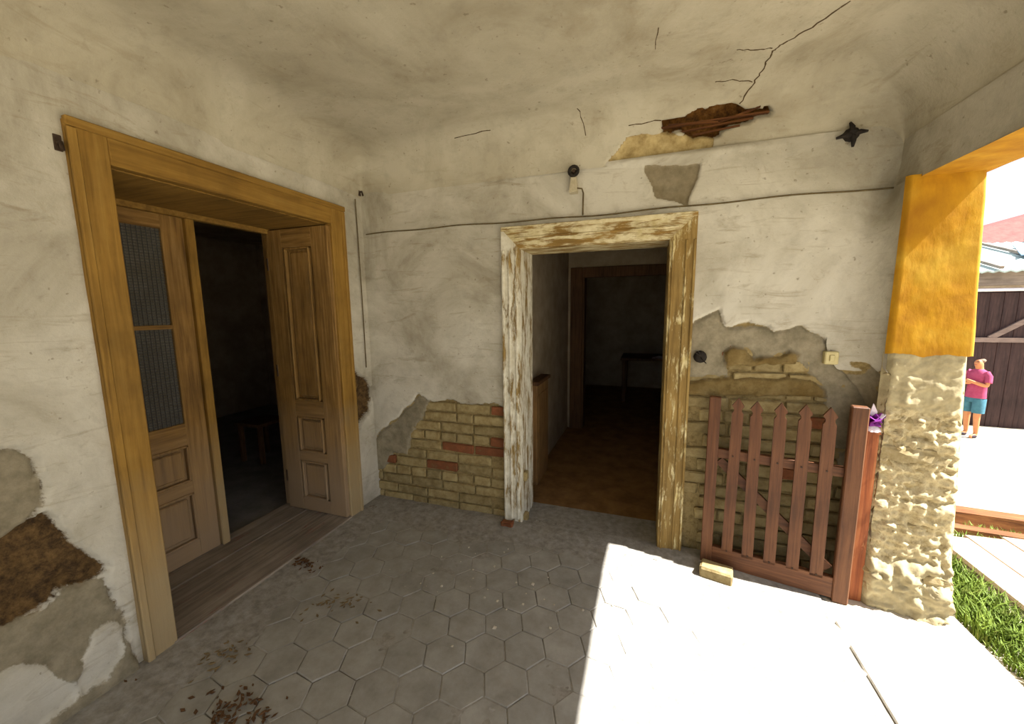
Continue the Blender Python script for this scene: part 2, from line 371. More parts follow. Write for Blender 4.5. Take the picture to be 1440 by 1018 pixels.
# ---- back wall ------------------------------------------------
bL = PY([(505, 640), (527, 612), (546, 596), (574, 572), (588, 556), (600, 566), (640, 564), (660, 571), (682, 568), (725, 574), (725, 760), (505, 720)])
bLr = PY([(505, 640), (527, 612), (546, 596), (574, 572), (588, 556), (602, 566), (592, 590), (580, 612), (572, 640), (552, 640), (540, 660), (505, 670)])
bR = PY([(945, 465), (968, 462), (980, 452), (998, 444), (1011, 437), (1014, 448), (1024, 458), (1050, 453), (1082, 458), (1090, 466), (1128, 459), (1150, 468), (1168, 486), (1182, 490), (1222, 492), (1245, 500), (1262, 520), (1262, 860), (945, 800)])
bRr = PY([(945, 465), (968, 462), (980, 452), (998, 444), (1011, 437), (1014, 448), (1024, 458), (1082, 458), (1090, 466), (1128, 459), (1150, 468), (1168, 486), (1222, 492), (1270, 520), (1270, 700), (1190, 690), (1168, 610), (1158, 548), (1140, 532), (1120, 512), (1122, 494), (1100, 500), (1060, 506), (1050, 492), (1030, 488), (1018, 496), (1020, 515), (1026, 530), (945, 535)])
bM1 = PY([(1018, 496), (1030, 488), (1050, 490), (1060, 504), (1098, 500), (1112, 494), (1124, 500), (1122, 514), (1080, 514), (1022, 516)])
bM2 = PY([(965, 538), (1000, 532), (1075, 530), (1142, 532), (1160, 548), (1164, 560), (1100, 558), (1030, 558), (965, 556)])
bM3 = PY([(905, 232), (986, 230), (982, 250), (972, 274), (966, 291), (946, 284), (922, 277), (913, 256)])
OX0, OX1, OZ = -.90, .195, 2.08
def h_back(u, v):
    e = fbm(u, v, 14, 31)*.05
    L_, Lr, R_, Rr = [sdf(u, v, p)+e for p in (bL, bLr, bR, bRr)]
    m1, m2, m3 = [sdf(u, v, p)+e*.6 for p in (bM1, bM2, bM3)]
    loss = np.maximum.reduce([L_, R_]); ren = np.maximum(np.minimum(Lr, L_+.03), np.minimum(Rr, R_+.03))
    w = sstep(-loss, -.004, .008); r = sstep(ren, -.01, .02)
    mud = np.maximum(sstep(m1, -.006, .012), sstep(m2, -.006, .012))
    und = fbm(u, v, 1.1, 35)*.018+fbm(u, v, 8, 38)*.006
    h = w*und+(1-w)*(r*(-.010+fbm(u, v, 25, 34)*.010)+(1-r)*(-.036+fbm(u, v, 30, 39)*.016))
    h = h*(1-mud*(1-w))+mud*(.012+fbm(u, v, 22, 44)*.03)*(1-w)
    p3 = sstep(m3, -.004, .01); h = h-p3*(.016+fbm(u, v, 24, 46)*.012)
    seam = np.exp(-((v-2.48)/.02)**2)*sstep(u, -.35, -.1)*sstep(u, .75, .35)        # broken plaster lip under the hole in the ceiling
    h = h+seam*(.018+.02*fbm(u, v, 30, 51))
    lay = np.stack([np.clip(.5-loss*25, 0, 1)*(1-p3), np.clip(np.clip(.5+ren*25, 0, 1)+p3, 0, 1), np.clip(mud+.35*p3, 0, 1)], -1)
    return h, lay
ex = MB()
for a in ((-2.74, OX0, 0, ZC+.1), (OX1, 1.48, 0, ZC+.1), (OX0, OX1, OZ, ZC+.1)): ex.box(a[0], a[1], YB+.075, 2.92, a[2]-(.1 if a[2] == 0 else 0), a[3])
U = np.linspace(XL-.03, XR+.02, 330); V = np.linspace(-.02, ZW, 250)
wall_back = field('wall_back', U, V, lambda u, v, h: (u, YB-h, v), h_back, M['backwall'], lambda u, v: (u > OX0+.01) & (u < OX1-.01) & (v < OZ-.01), ex, flip=False)
tag(wall_back, 'whitewashed end wall with bare brickwork low down and an open doorway', 'wall', kind='structure')

# bricks laid bare in the end wall
def brick_meshes(n, L, H, D, mat, jit, name='brick', cuts=0):
    out = []
    for k in range(n):
        mb = MB(); mb.box(-L/2, L/2, -D/2, D/2, -H/2, H/2, 0, .008, jit); out.append(mb.mesh(name, mat))
    return out
full_c = brick_meshes(4, .275, .069, .06, M['brick_cream'], .003); half_c = brick_meshes(3, .130, .069, .06, M['brick_cream'], .003)
full_r = brick_meshes(2, .275, .069, .06, M['brick_red'], .003); half_r = brick_meshes(2, .130, .069, .06, M['brick_red'], .003)
red_at = PY([(646, 631), (603, 655), (548, 648), (690, 628), (700, 640), (640, 662), (1152, 590)])
PZ = .0815
nb = 0
for row in range(0, 17):
    z = .035+row*PZ; x = XL-.10-(.0 if row % 2 else .144); k = 0
    while x < 1.22:
        hd = (row % 4 == 3) or random.random() < .12
        w_ = .142 if hd else .287
        cx = x+w_/2; x += w_
        pts_u = np.array([cx, cx-w_*.45, cx+w_*.45, cx, cx]); pts_v = np.array([z, z, z, z+.03, z-.03])
        L_ = np.maximum(sdf(pts_u, pts_v, bL), sdf(pts_u, pts_v, bR)); Rn = np.maximum(sdf(pts_u, pts_v, bLr), sdf(pts_u, pts_v, bRr))
        if L_.max() < -.02 or (Rn.min() > .03): continue
        if OX0-.04 < cx < OX1+.06: continue
        red = any(abs(cx-a) < w_*.55 and abs(z-b) < PZ*.55 for a, b in red_at) or random.random() < .02
        me = random.choice((half_r if hd else full_r) if red else (half_c if hd else full_c))
        o = mesh_obj('brick', me, wall_back); nb += 1
        o.location = (cx, YB+.046+random.uniform(-.004, .006), z+random.uniform(-.003, .003))
        o.rotation_euler = (random.uniform(-.02, .02), random.uniform(-.015, .015), random.uniform(-.02, .02))

# ---- ceiling with cove and hole -------------------------------
def prof(s, wall, sgn):
    """arc length s from the foot of the cove -> (coordinate, z)"""
    q = math.pi*RC/2; a = np.clip(s, 0, q)/RC
    c = RC-RC*np.cos(a)+np.maximum(s-q, 0)
    return wall+sgn*c, ZC-RC+RC*np.sin(a)
def on_cove(px, py):
    r = ray(px, py); s = np.linspace(0, 4.5, 4500); y, z = prof(s, YB, -1)
    d = EYE+r[2]*(y/r[1])-z; k = np.where(np.diff(np.sign(d)) != 0)[0]
    s0 = s[k[0]] if len(k) else 0.; y0, z0 = prof(np.array(s0), YB, -1)
    return (float(r[0]*y0/r[1]), float(s0))
PC = lambda pts: [on_cove(a, b) for a, b in pts]
cH = PC([(928, 172), (960, 166), (985, 152), (1010, 147), (1040, 147), (1050, 156), (1080, 153), (1084, 160), (1050, 172), (1020, 184), (1008, 192), (975, 194), (955, 188), (932, 188)])
cT = PC([(880, 192), (930, 186), (1006, 188), (1002, 212), (950, 222), (900, 229), (848, 234), (866, 214)])
cS = PC([(1040, 150), (1085, 120), (1110, 150), (1100, 180), (1060, 190), (1010, 210), (1010, 190)])
qx = math.pi*RC/2
sx_tot = (XR-XL)-2*RC+2*qx
def h_ceil(u, s):
    X = u; e = fbm(u, s, 16, 61)*.045
    H_, T_, S_ = sdf(X, s, cH)+e, sdf(X, s, cT)+e, sdf(X, s, cS)+e
    hole = sstep(H_, -.004, .01); tan = sstep(T_, -.004, .012)*(1-hole)
    h = fbm(u, s, 1.0, 65)*.03+fbm(u, s, 7, 66)*.006
    h = h-hole*(.09+fbm(u, s, 20, 68)*.06)-tan*(.012+fbm(u, s, 26, 69)*.03)
    lay = np.stack([1-np.maximum(hole, tan), tan, .40*sstep(S_, -.05, .05)*(1-hole)], -1)
    return h, lay
def ceil_map(u, s, h):
    y, zy = prof(s, YB, -1)
    dl = np.clip(u-XL, 0, None); dr = np.clip(XR-u, 0, None)
    arc = lambda d, r_=RC: np.where(d < r_, ZC-r_+np.sqrt(np.clip(r_**2-(r_-d)**2, 0, None)), ZC)
    z = ZC-((ZC-zy)**4+(ZC-arc(dl))**4+(ZC-arc(dr, RR))**4)**.25          # coves run into each other softly
    a = np.clip(s/RC, 0, math.pi/2)                                   # normal of the cove
    return u, y-h*np.cos(a)*.9, z-h*np.sin(a)
cosx = RC-RC*np.cos(np.linspace(0, math.pi/2, 26))
U = np.concatenate([XL+cosx, np.linspace(XL+RC, XR-RR, 190)[1:-1], (XR-cosx*RR/RC)[::-1]])
V = np.concatenate([np.linspace(0, 1.4, 130), np.linspace(1.4, YB-YE-RC+qx, 80)[1:]])
ex = MB(); ex.box(-2.74, 1.5, YE, 2.92, ZC+.14, ZC+.3)
ceiling = field('ceiling', U, V, ceil_map, h_ceil, M['ceil'], None, ex, flip=True)
tag(ceiling, 'coved porch ceiling of dirty cracked plaster with a hole broken in it', 'ceiling', kind='structure')
def cove_pt(X, s, off=0.0):
    y, z = prof(np.array(s), YB, -1); a = min(s/RC, math.pi/2)
    return Vector((X, float(y)-off*math.cos(a), float(z)-off*math.sin(a)))
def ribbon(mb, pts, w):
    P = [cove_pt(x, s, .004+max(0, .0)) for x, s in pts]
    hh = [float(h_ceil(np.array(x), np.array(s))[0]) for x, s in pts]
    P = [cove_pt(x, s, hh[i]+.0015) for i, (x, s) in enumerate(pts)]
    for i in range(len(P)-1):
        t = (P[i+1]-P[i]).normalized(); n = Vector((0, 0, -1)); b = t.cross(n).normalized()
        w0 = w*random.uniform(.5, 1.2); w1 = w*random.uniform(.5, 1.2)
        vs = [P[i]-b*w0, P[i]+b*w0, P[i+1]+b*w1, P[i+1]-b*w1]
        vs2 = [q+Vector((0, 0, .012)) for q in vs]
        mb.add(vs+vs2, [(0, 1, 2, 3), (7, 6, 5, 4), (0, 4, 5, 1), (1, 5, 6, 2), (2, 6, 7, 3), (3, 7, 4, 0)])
def dense(pts, n, j):
    out = []
    for a, b in zip(pts[:-1], pts[1:]):
        for k in range(n):
            t = k/n; out.append((a[0]+(b[0]-a[0])*t+random.uniform(-j, j), a[1]+(b[1]-a[1])*t+random.uniform(-j, j)))
    return out+[pts[-1]]
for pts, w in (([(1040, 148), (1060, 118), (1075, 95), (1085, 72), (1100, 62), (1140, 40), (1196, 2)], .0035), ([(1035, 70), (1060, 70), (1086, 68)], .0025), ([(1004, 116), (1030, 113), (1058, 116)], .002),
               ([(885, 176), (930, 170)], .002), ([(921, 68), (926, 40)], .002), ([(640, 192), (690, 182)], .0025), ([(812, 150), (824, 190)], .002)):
    mb = MB(); ribbon(mb, dense(PC(pts), 5, .006), w); mb.build('crack', M['crack'], ceiling)  # thin dark strips paint the shaded gaps onto the ceiling
for a, b, w in (((930, 182), (1082, 158), .022), ((950, 188), (1060, 166), .014), ((1000, 178), (1070, 150), .012), ((940, 178), (1010, 172), .018), ((975, 190), (1040, 176), .010)):
    (xa, sa), (xb, sb) = PC([a, b]); mb = MB()
    mb.bar(cove_pt(xa, sa, -.03), cove_pt(xb, sb, random.uniform(-.02, .012)), w, .008); mb.build('lath', M['lath'], ceiling)

# ---- right side: beam, pier, far pier --------------------------
PFY = 2.44                                                             # front face of the pier
xout = lambda z: 1.54-.055*np.asarray(z, float)                          # the pier is battered on its outer side
XIN = 1.142
def h_pier(t_, v):
    u = XIN+t_*(xout(v)-XIN)
    e = fbm(u, v, 18, 71)
    top = v-1.345+fbm(u, v, 10, 72)*.07                               # orange coat starts here
    cour = np.abs(((v-.035)/PZ+.5) % 1-.5)*2
    low = sstep(v, .42, .12)
    lump = np.abs(fbm(u, v, 16, 73))*.10+fbm(u, v, 34, 74)*.045
    h = lump-.012+fbm(u, v, 6, 75)*.04+low*(.045+fbm(u, v, 5, 77)*.05)-(1-sstep(cour, .0, .35))*.010
    up = sstep(v, .98, 1.18)
    ren = np.maximum(low-.45+fbm(u, v, 8, 79)*.7, up-.45+fbm(u, v, 9, 80)*.5)
    h = h*(1-.7*up)+sstep(ren, 0, .2)*.010
    edge = sstep(np.minimum(u-XIN, xout(v)-u), -.005, .035); h = h*edge-(1-edge)*.03
    lay = np.stack([np.zeros_like(u), np.clip(.5+ren*2, 0, 1), np.zeros_like(u)], -1)
    return h, lay
ex = MB()
ex.prism([(1.165, -.15), (float(xout(-.15))-.015, -.15), (float(xout(BZ))-.015, BZ-.004), (1.165, BZ-.004)], PFY+.03, 2.92, 'y', 2)                    # core
ex.box(BX0, BX1, YE, 2.9, BZ, ZC+.2, 0)                                # beam over the openings
ex.box(1.18, 1.48, YE, YE+.5, -.15, BZ+.05, 0)                          # next pier of the porch
wall_right = field('wall_right', np.linspace(0, 1, 50), np.linspace(-.02, 1.37, 160), lambda u, v, h: (XIN+u*(xout(v)-XIN), PFY-h, v), h_pier, [M['pier'], M['orange'], M['pier']], None, ex)
tag(wall_right, 'porch side with crumbling masonry pier carrying a plastered beam', 'wall', kind='structure')
# beam skins: white inner face, orange soffit
mb = MB()
U = np.linspace(PFY+.02, YE, 60)
fs = field('orange_soffit_coat', np.linspace(1.184, BX1+.006, 12), np.linspace(YE, PFY+.03, 120), lambda u, v, h: (u, v, BZ-.004-h), lambda u, v: (.004+fbm(u, v, 3, 90)*.012, np.zeros(u.shape+(3,))), M['orange'], parent=wall_right, flip=True)
def h_or(t_, v):
    d = np.minimum(np.minimum(t_, 1-t_)*.3, .03)
    return .022*sstep(d, -.004, .016)+fbm(t_*.3, v, 5, 92)*.012, np.zeros(t_.shape+(3,))
low_edge = lambda t_: 1.352+fbm(t_*.3, t_*0, 12, 95)*.05
def or_map(t_, q, h):
    z = low_edge(t_)*(1-q)+(BZ+.004)*q; return XIN-.006+t_*(xout(z)+.012-XIN), PFY-h+.004, z
field('orange_pier_coat', np.linspace(0, 1, 40), np.linspace(0, 1, 90), or_map, lambda u, t: h_or(u, t*.85), M['orange'], parent=wall_right)
# inner side of the pier, whitewash over brick
def h_side(u, v):
    loss = (1.28-v)+fbm(u, v, 9, 97)*.25
    w = sstep(-loss, -.01, .02)
    h = fbm(u, v, 8, 98)*.012-(1-w)*.02+(1-w)*fbm(u, v, 20, 99)*.02
    return h, np.stack([w, (1-w)*sstep(fbm(u, v, 7, 100), -.1, .1), np.zeros_like(u)], -1)
field('pier_side_plaster', np.concatenate([[PFY-.004], PFY+(YB-PFY)*np.sin(np.linspace(.02, math.pi/2, 34))]), np.linspace(-.02, 2.46, 180), lambda u, v, h: (XIN+.004-h+.044*sstep(v, 1.95, 2.22)-.20*(1-np.sqrt(np.clip(1-np.clip((u-PFY)/(YB-PFY), 0, 1)**2, 0, 1)))*sstep(v, 1.0, 1.4)*sstep(v, 2.40, 1.55), u, v), h_side, M['backwall'], parent=wall_right)
# inner face of the beam
field('beam_plaster', np.linspace(YE, YB+.02, 150), np.linspace(BZ-.006, 2.42, 14), lambda u, v, h: (1.186-h, u, v), lambda u, v: (fbm(u, v, 3, 101)*.012, np.stack([np.ones_like(u), u*0, u*0], -1)), M['wall'], parent=wall_right, flip=True)
# eroded bricks of the pier
st_full = []; 
def eroded(L, H, D):
    bm = bmesh.new(); bmesh.ops.create_cube(bm, size=1); bmesh.ops.subdivide_edges(bm, edges=bm.edges[:], cuts=1, use_grid_fill=True)
    for v in bm.verts:
        k = sum(abs(c) > .4 for c in v.co); s_ = {3: .80, 2: .92, 1: 1.04, 0: 1}[k]
        v.co = Vector((v.co.x*L*s_, v.co.y*D*s_, v.co.z*H*s_))+Vector([random.uniform(-.010, .010) for _ in range(3)])
    me = bpy.data.meshes.new('brick'); bm.to_mesh(me); bm.free(); me.materials.append(M['stone']); return me
st_full = [eroded(.27, .075, .07) for _ in range(6)]; st_half = [eroded(.13, .075, .07) for _ in range(5)]
for row in range(1, 16):
    z = .035+row*PZ
    lay_ = ((.06, 'h'), (.24, 'h')) if row % 2 else ((.14, 'f'), )
    spots = [(1.215, 'h'), (1.38, 'f')] if row % 2 else [(1.28, 'f'), (1.44, 'h')]
    for cx, ty in spots:
        if random.random() < .15: continue
        o = mesh_obj('brick', random.choice(st_full if ty == 'f' else st_half), wall_right)
        d = .004+random.uniform(-.012, .014)-(.05 if z < .25 else 0)*1.0
        o.location = (min(cx, float(xout(z))-(.135 if ty == 'f' else .066)), PFY+.036+d, z); o.scale = (.96, 1, random.uniform(.9, 1.05))
        o.rotation_euler = (random.uniform(-.05, .05), random.uniform(-.04, .04), random.uniform(-.06, .06))

# ---- floor ------------------------------------------------------
mb = MB(); mb.box(XL-.1, .945, YE, 2.64, -.12, -.006)
floor = mb.build('floor', M['grout']); tag(floor, 'dusty porch floor paved with grey hexagonal pavers', 'floor', kind='structure')
FF = .187; RH = FF/math.sqrt(3); ROTH = math.radians(82)
def hexmesh(r):
    vs = []; n = 6
    for (rr, z) in ((r, -.03), (r, -.003), (r-.004, 0)):
        for k in range(6): a = math.pi/6+k*math.pi/3; vs.append((rr*math.cos(a), rr*math.sin(a), z))
    fs = [tuple(range(12, 18))]+[(j*6+k, j*6+(k+1) % 6, j*6+6+(k+1) % 6, j*6+6+k) for j in (0, 1) for k in range(6)]
    mb = MB(); mb.add(vs, fs); return mb
hex_me = hexmesh(RH-.002).mesh('hex_paver', M['tile'])
rest = MB(); hx = []
ca, sa = math.cos(ROTH), math.sin(ROTH)
for i in range(-40, 41):
    for j in range(-40, 41):
        u_, v_ = (i+.5*(j % 2))*FF, j*RH*1.5
        x, y = ca*u_-sa*v_-.523, sa*u_+ca*v_+1.380
        if XL-.02 < x < .95 and YE+.1 < y < 2.60: hx.append((x, y))
hx.sort(key=lambda p: math.hypot(p[0], p[1]-1.2)+(0 if p[1] > .45 and abs(p[0]+.6) < 1.7 else 9))
for k, (x, y) in enumerate(hx):
    tz = random.uniform(-.0025, .002); rx, ry = random.uniform(-.006, .006), random.uniform(-.006, .006)
    if k < 290:
        o = mesh_obj('hex_paver', hex_me, floor); o.location = (x, y, tz); o.rotation_euler = (rx, ry, ROTH+random.uniform(-.02, .02))
    else:
        h_ = hexmesh(RH-.002); c_, s_ = ca, sa
        rest.add([(x+c_*a-s_*b, y+s_*a+c_*b, z+tz) for a, b, z in h_.v], h_.f)
if rest.v: o = rest.build('hex_paver_rest', M['tile'], floor); o['kind'] = 'stuff'
# concrete edging along the open side, in lengths, with the long open joint beside the pavers
y = YE
k = 0
while y < 2.38:
    y1 = min(y+random.choice((.9, 1.1, 1.3)), 2.46)
    mb = MB(); mb.box(.968+random.uniform(-.006, .006), 1.56, y+.004, y1-.004, -.15, .004+random.uniform(-.004, .003), 0, .006); mb.build('edge_slab', M['slab'], floor); y = y1
    if y1 >= 2.46: break
# ground-in dust over the pavers close to the walls
def h_dust(u, v):
    d = np.minimum(np.minimum(u-XL, YB-v), 1)
    h = -.0042+.026*sstep(d, .38, .0)+fbm(u, v, 3.5, 120)*.013+fbm(u, v, 18, 121)*.006+.0055*sstep(u, -.2, .2)
    return h, np.zeros(u.shape+(3,))
o = field('dust_drift', np.linspace(XL-.02, .955, 230), np.linspace(-.3, YB+.02, 220), lambda u, v, h: (u, v, h), h_dust, M['dust'], parent=floor); o['kind'] = 'stuff'

# ------------------------------------------------------------------ left double door
door1 = tag(empty('door_1', (XL, 1.65, 0)), 'wide ochre framed double doorway with one glazed leaf shut', 'door', kind='structure')
def child(mb, name, mats, parent):
    o = mb.build(name, mats); o.parent = parent
    o.matrix_parent_inverse = parent.matrix_basis.inverted(); return o
def sub(mb, name, mats, parent, root):
    o = mb.build(name, mats); o.parent = parent; return o
CF = -2.098                                                              # casing face
def casing_y(y0, y1, z0, z1):
    mb = MB(); mb.box(XL-.03, CF, y0, y1, z0, z1, 0, .005); return mb
L0, L1, R0, R1, ZT0, ZT1 = .935, 1.058, 2.243, 2.368, 2.205, 2.338
mb = casing_y(L0, L1, 0, ZT1); mb.box(CF-.012, CF+.010, L0, L0+.028, 0, ZT1-.03, 0, .004); child(mb, 'casing_upright', M['ochre_z'], door1)
mb = casing_y(R0, R1, 0, ZT1); mb.box(CF-.012, CF+.010, R1-.028, R1, 0, ZT1-.03, 0, .004); child(mb, 'casing_upright', M['ochre_z'], door1)
mb = casing_y(L1-.002, R0+.002, ZT0, ZT1); mb.box(CF-.012, CF+.012, L0-.004, R1+.004, ZT1-.028, ZT1+.006, 0, .004); child(mb, 'casing_head', M['ochre_y'], door1)
XD = -2.71                                                               # plane of the shut leaf
mb = MB(); mb.box(XD-.06, XL-.02, L1-.05, R0+.05, ZT0-.004, ZT0+.05); mb.box(XD, XD+.05, L1-.02, R0+.02, ZT0-.035, ZT0, 0, .004); child(mb, 'soffit_lining', M['ochre_x'], door1)
mb = MB(); mb.box(XD-.06, XL-.02, L1-.05, L1-.004, 0, ZT0); child(mb, 'jamb_lining', M['leaf_z'], door1)
mb = MB(); mb.box(XD-.06, XL-.02, R0+.004, R0+.05, 0, ZT0); child(mb, 'jamb_lining', M['leaf_z'], door1)
# sill boards
for (xa, xb, z) in ((XD-.06, -2.52, .030), (-2.517, -2.31, .028), (-2.307, XL+.035, .031)):
    mb = MB(); mb.box(xa, xb, L1-.02, R0+.02, -.02, z, 0, .005); child(mb, 'sill_board', M['sill'], door1)
# leaves: a builder in leaf coordinates (a along the width, z up, d out of the face)
def leaf(name, P, width, z0, z1, rails, stile, panels, glaze, mats, t=.04):
    """P(a,d,z) -> world; rails: list of (z0,z1); panels: list of (a0,a1,z0,z1)"""
    root = door1
    def bx(a0, a1, d0, d1, za, zb, bev=.003):
        m_ = MB(); m_.box(a0, a1, d0, d1, za, zb, 0, bev); m_.v = [P(*p) for p in m_.v]; return m_
    L = child(bx(0, width, -.012, .0, z0, z1) if not glaze else bx(0, width, -.012, 0, z0, glaze[0][2]-.0), name, mats[0], root)
    sub(bx(0, stile, 0, t*.6, z0, z1), 'stile', mats[0], L, root); sub(bx(width-stile, width, 0, t*.6, z0, z1), 'stile', mats[0], L, root)
    for za, zb in rails: sub(bx(stile-.002, width-stile+.002, 0, t*.58, za, zb), 'rail', mats[1], L, root)
    for a0, a1, za, zb in panels:
        sub(bx(a0+.03, a1-.03, 0, .013, za+.03, zb-.03, .010), 'panel', mats[0], L, root)
        m_ = MB()
        for q in ((a0, a0+.014, za, zb), (a1-.014, a1, za, zb), (a0, a1, za, za+.014), (a0, a1, zb-.014, zb)): m_.box(q[0], q[1], 0, t*.6+.006, q[2], q[3], 0, .004)
        m_.v = [P(*p) for p in m_.v]; sub(m_, 'panel_moulding', mats[0], L, root)
    if glaze:
        for a0, a1, za, zb in glaze:
            sub(bx(a0, a1, .002, .006, za, zb, .0), 'pane', M['glass'], L, root)
            m_ = MB(); n = 16
            for k in range(1, n): a = a0+(a1-a0)*k/n; m_.box(a-.0012, a+.0012, .012, .0145, za, zb)
            nz = int((zb-za)/.016)
            for k in range(1, nz): z = za+(zb-za)*k/nz; m_.box(a0, a1, .0145, .017, z-.0012, z+.0012)
            m_.v = [P(*p) for p in m_.v]; o = sub(m_, 'wire_screen', M['wire_mesh'], L, root)
    return L
WL = .60; PLf = lambda a, d, z: (XD+d, 1.06+a, z)
g0, g1 = .15, WL-.135
Lf = leaf('glazed_leaf', PLf, WL, .035, ZT0-.035, [(.035, .15), (.47, .545), (.78, .92), (2.085, ZT0-.035), (1.505, 1.53)], .12,
          [(.12, WL-.12, .15, .47), (.12, WL-.12, .545, .78)], [(.12, WL-.12, .92, 1.505), (.12, WL-.12, 1.53, 2.085)], (M['leaf_z'], M['leaf_y']))
m_ = MB(); m_.box(.0, .045, 0, 1, 0, 1); m_ = MB(); m_.box(XD-.01, XD+.05, 1.06+WL+.002, 1.06+WL+.052, .034, ZT0-.034, 0, .006)
sub(m_, 'meeting_stile', M['ochre_z'], Lf, door1)
# panelled leaf folded back into the right side of the reveal
WR = .575; PRf = lambda a, d, z: (XD+.02+a, 2.232-d-.0, z)
Rf = leaf('panelled_leaf', PRf, WR, .035, ZT0-.012, [(.035, .14), (.445, .52), (.80, .93), (2.06, ZT0-.012)], .15,
          [(.17, WR-.17, .14, .445), (.17, WR-.17, .52, .80), (.17, WR-.17, .93, 2.06)], None, (M['leaf_z'], M['leaf_x']))
for z in (.30, 1.15, 1.95):
    m_ = MB(); m_.tube([(XD+.022, 2.212, z-.045), (XD+.022, 2.212, z+.045)], .009, 8); sub(m_, 'hinge', M['iron'], Rf, door1)

# ------------------------------------------------------------------ back doorway frame
door2 = tag(empty('door_2', (-.35, YB, 0)), 'open doorway with flaking white and ochre wooden frame', 'door', kind='structure')
CY_ = 2.568; A0, A1, B0, B1, H0, H1 = -.962, -.832, .118, .262, 2.008, 2.146
mb = MB(); mb.prism([(A0, .0), (A0+.055, .035), (A1, .085), (A1, H0), (A0, H1)], CY_, YB+.03, 'y')
for x in (A0+.004, A0+.05, A1-.03): mb.box(x, x+.016, CY_-.008, CY_+.002, .05 if x > A0+.02 else .012, H0-.01, 0, .003)
child(mb, 'casing_upright', M['flake_white'], door2)
mb = MB(); mb.prism([(B0, .0), (B1, .0), (B1, H1), (B0, H0)], CY_, YB+.03, 'y')
for x in (B0+.012, B1-.06, B1-.016): mb.box(x, x+.014, CY_-.008, CY_+.002, 0, H0-.01, 0, .003)
child(mb, 'casing_upright', M['flake_ochre'], door2)
mb = MB(); mb.prism([(A0, H1), (B1, H1), (B0, H0), (A1, H0)], CY_, YB+.03, 'y')
mb.box(A0, B1, CY_-.010, CY_+.004, H1-.020, H1+.008, 0, .003); mb.box(A0+.1, B1-.1, CY_-.007, CY_+.002, H0+.06, H0+.074, 0, .003)
child(mb, 'casing_head', M['flake_head'], door2)
mb = MB(); mb.box(A1-.07, A1+.002, YB-.02, 2.885, -.02, H0+.04, 0, .004); child(mb, 'jamb', M['flake_white'], door2)
mb = MB(); mb.box(B0-.004, B0+.08, YB-.02, 2.885, -.02, H0+.04, 0, .004); child(mb, 'jamb', M['flake_ochre'], door2)
mb = MB(); mb.box(A1-.07, B0+.08, YB-.02, 2.885, H0-.004, H0+.07, 0, .004); child(mb, 'head_lining', M['flake_head'], door2)
mb = MB(); mb.box(A1-.02, B0+.02, 2.62, 2.93, -.06, .012, 0, .006, .002); child(mb, 'threshold', M['dust'], door2)

# ------------------------------------------------------------------ the rooms behind
def shell(nm, x0, x1, y0, y1, z1, wall_mat, floor_mat, openings=()):
    """closed room; openings: dict side -> (a0,a1,z)"""
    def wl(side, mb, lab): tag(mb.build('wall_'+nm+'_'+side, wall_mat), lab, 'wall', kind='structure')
    t = .08
    for side in ('left', 'right', 'front', 'back'):
        mb = MB(); op = dict(openings).get(side)
        if op == 'none': continue
        a0, a1 = (y0-t, y1+t) if side in ('left', 'right') else (x0-t, x1+t)
        segs = [(a0, a1, -.1, z1)] if not op else [(a0, op[0], -.1, z1), (op[1], a1, -.1, z1), (op[0], op[1], op[2], z1)]
        for s0, s1, za, zb in segs:
            if s1-s0 < .005: continue
            if side == 'left': mb.box(x0-t, x0, s0, s1, za, zb)
            if side == 'right': mb.box(x1, x1+t, s0, s1, za, zb)
            if side == 'front': mb.box(s0, s1, y0-t, y0, za, zb)
            if side == 'back': mb.box(s0, s1, y1, y1+t, za, zb)
        wl(side, mb, 'plaster wall of the '+{'hall': 'brown floored room past the doorway, ', 'far': 'unlit room past the inner door, ', 'parlour': 'dark room behind the double door, '}[nm]+side+' side')
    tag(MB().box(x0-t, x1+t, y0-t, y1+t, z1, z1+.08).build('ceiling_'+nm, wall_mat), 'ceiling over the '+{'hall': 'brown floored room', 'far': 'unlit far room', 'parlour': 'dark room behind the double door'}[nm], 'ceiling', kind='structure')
    tag(MB().box(x0-t, x1+t, y0-t, y1+t, -.1, -.004).build('floor_'+nm, floor_mat), {'hall': 'brown earth floor inside the open doorway', 'far': 'unlit floor of the farthest room', 'parlour': 'bare grey floor behind the double door'}[nm], 'floor', kind='structure')
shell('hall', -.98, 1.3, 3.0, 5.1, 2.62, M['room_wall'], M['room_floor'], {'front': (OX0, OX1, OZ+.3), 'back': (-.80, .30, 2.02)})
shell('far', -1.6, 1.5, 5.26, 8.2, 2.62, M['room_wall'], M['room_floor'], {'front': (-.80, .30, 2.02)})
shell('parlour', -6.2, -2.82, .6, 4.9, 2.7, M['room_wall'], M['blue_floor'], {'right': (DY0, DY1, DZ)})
# inner door frame
door3 = tag(empty('door_3', (-.25, 5.1, 0)), 'dark brown wooden frame round the inner doorway', 'door', kind='structure')
for (x0, x1, z0, z1, nm) in ((-.945, -.79, 0, 2.12, 'casing_upright'), (.29, .43, 0, 2.12, 'casing_upright'), (-.789, .289, 1.99, 2.12, 'casing_head')):
    mb = MB(); mb.box(x0, x1, 5.065, 5.13, z0, z1, 0, .006); child(mb, nm, M['brown_wood'], door3)
for x0, x1 in ((-.80, -.77), (.27, .30)):
    mb = MB(); mb.box(x0, x1, 5.10, 5.28, 0, 2.02); child(mb, 'jamb', M['brown_wood'], door3)
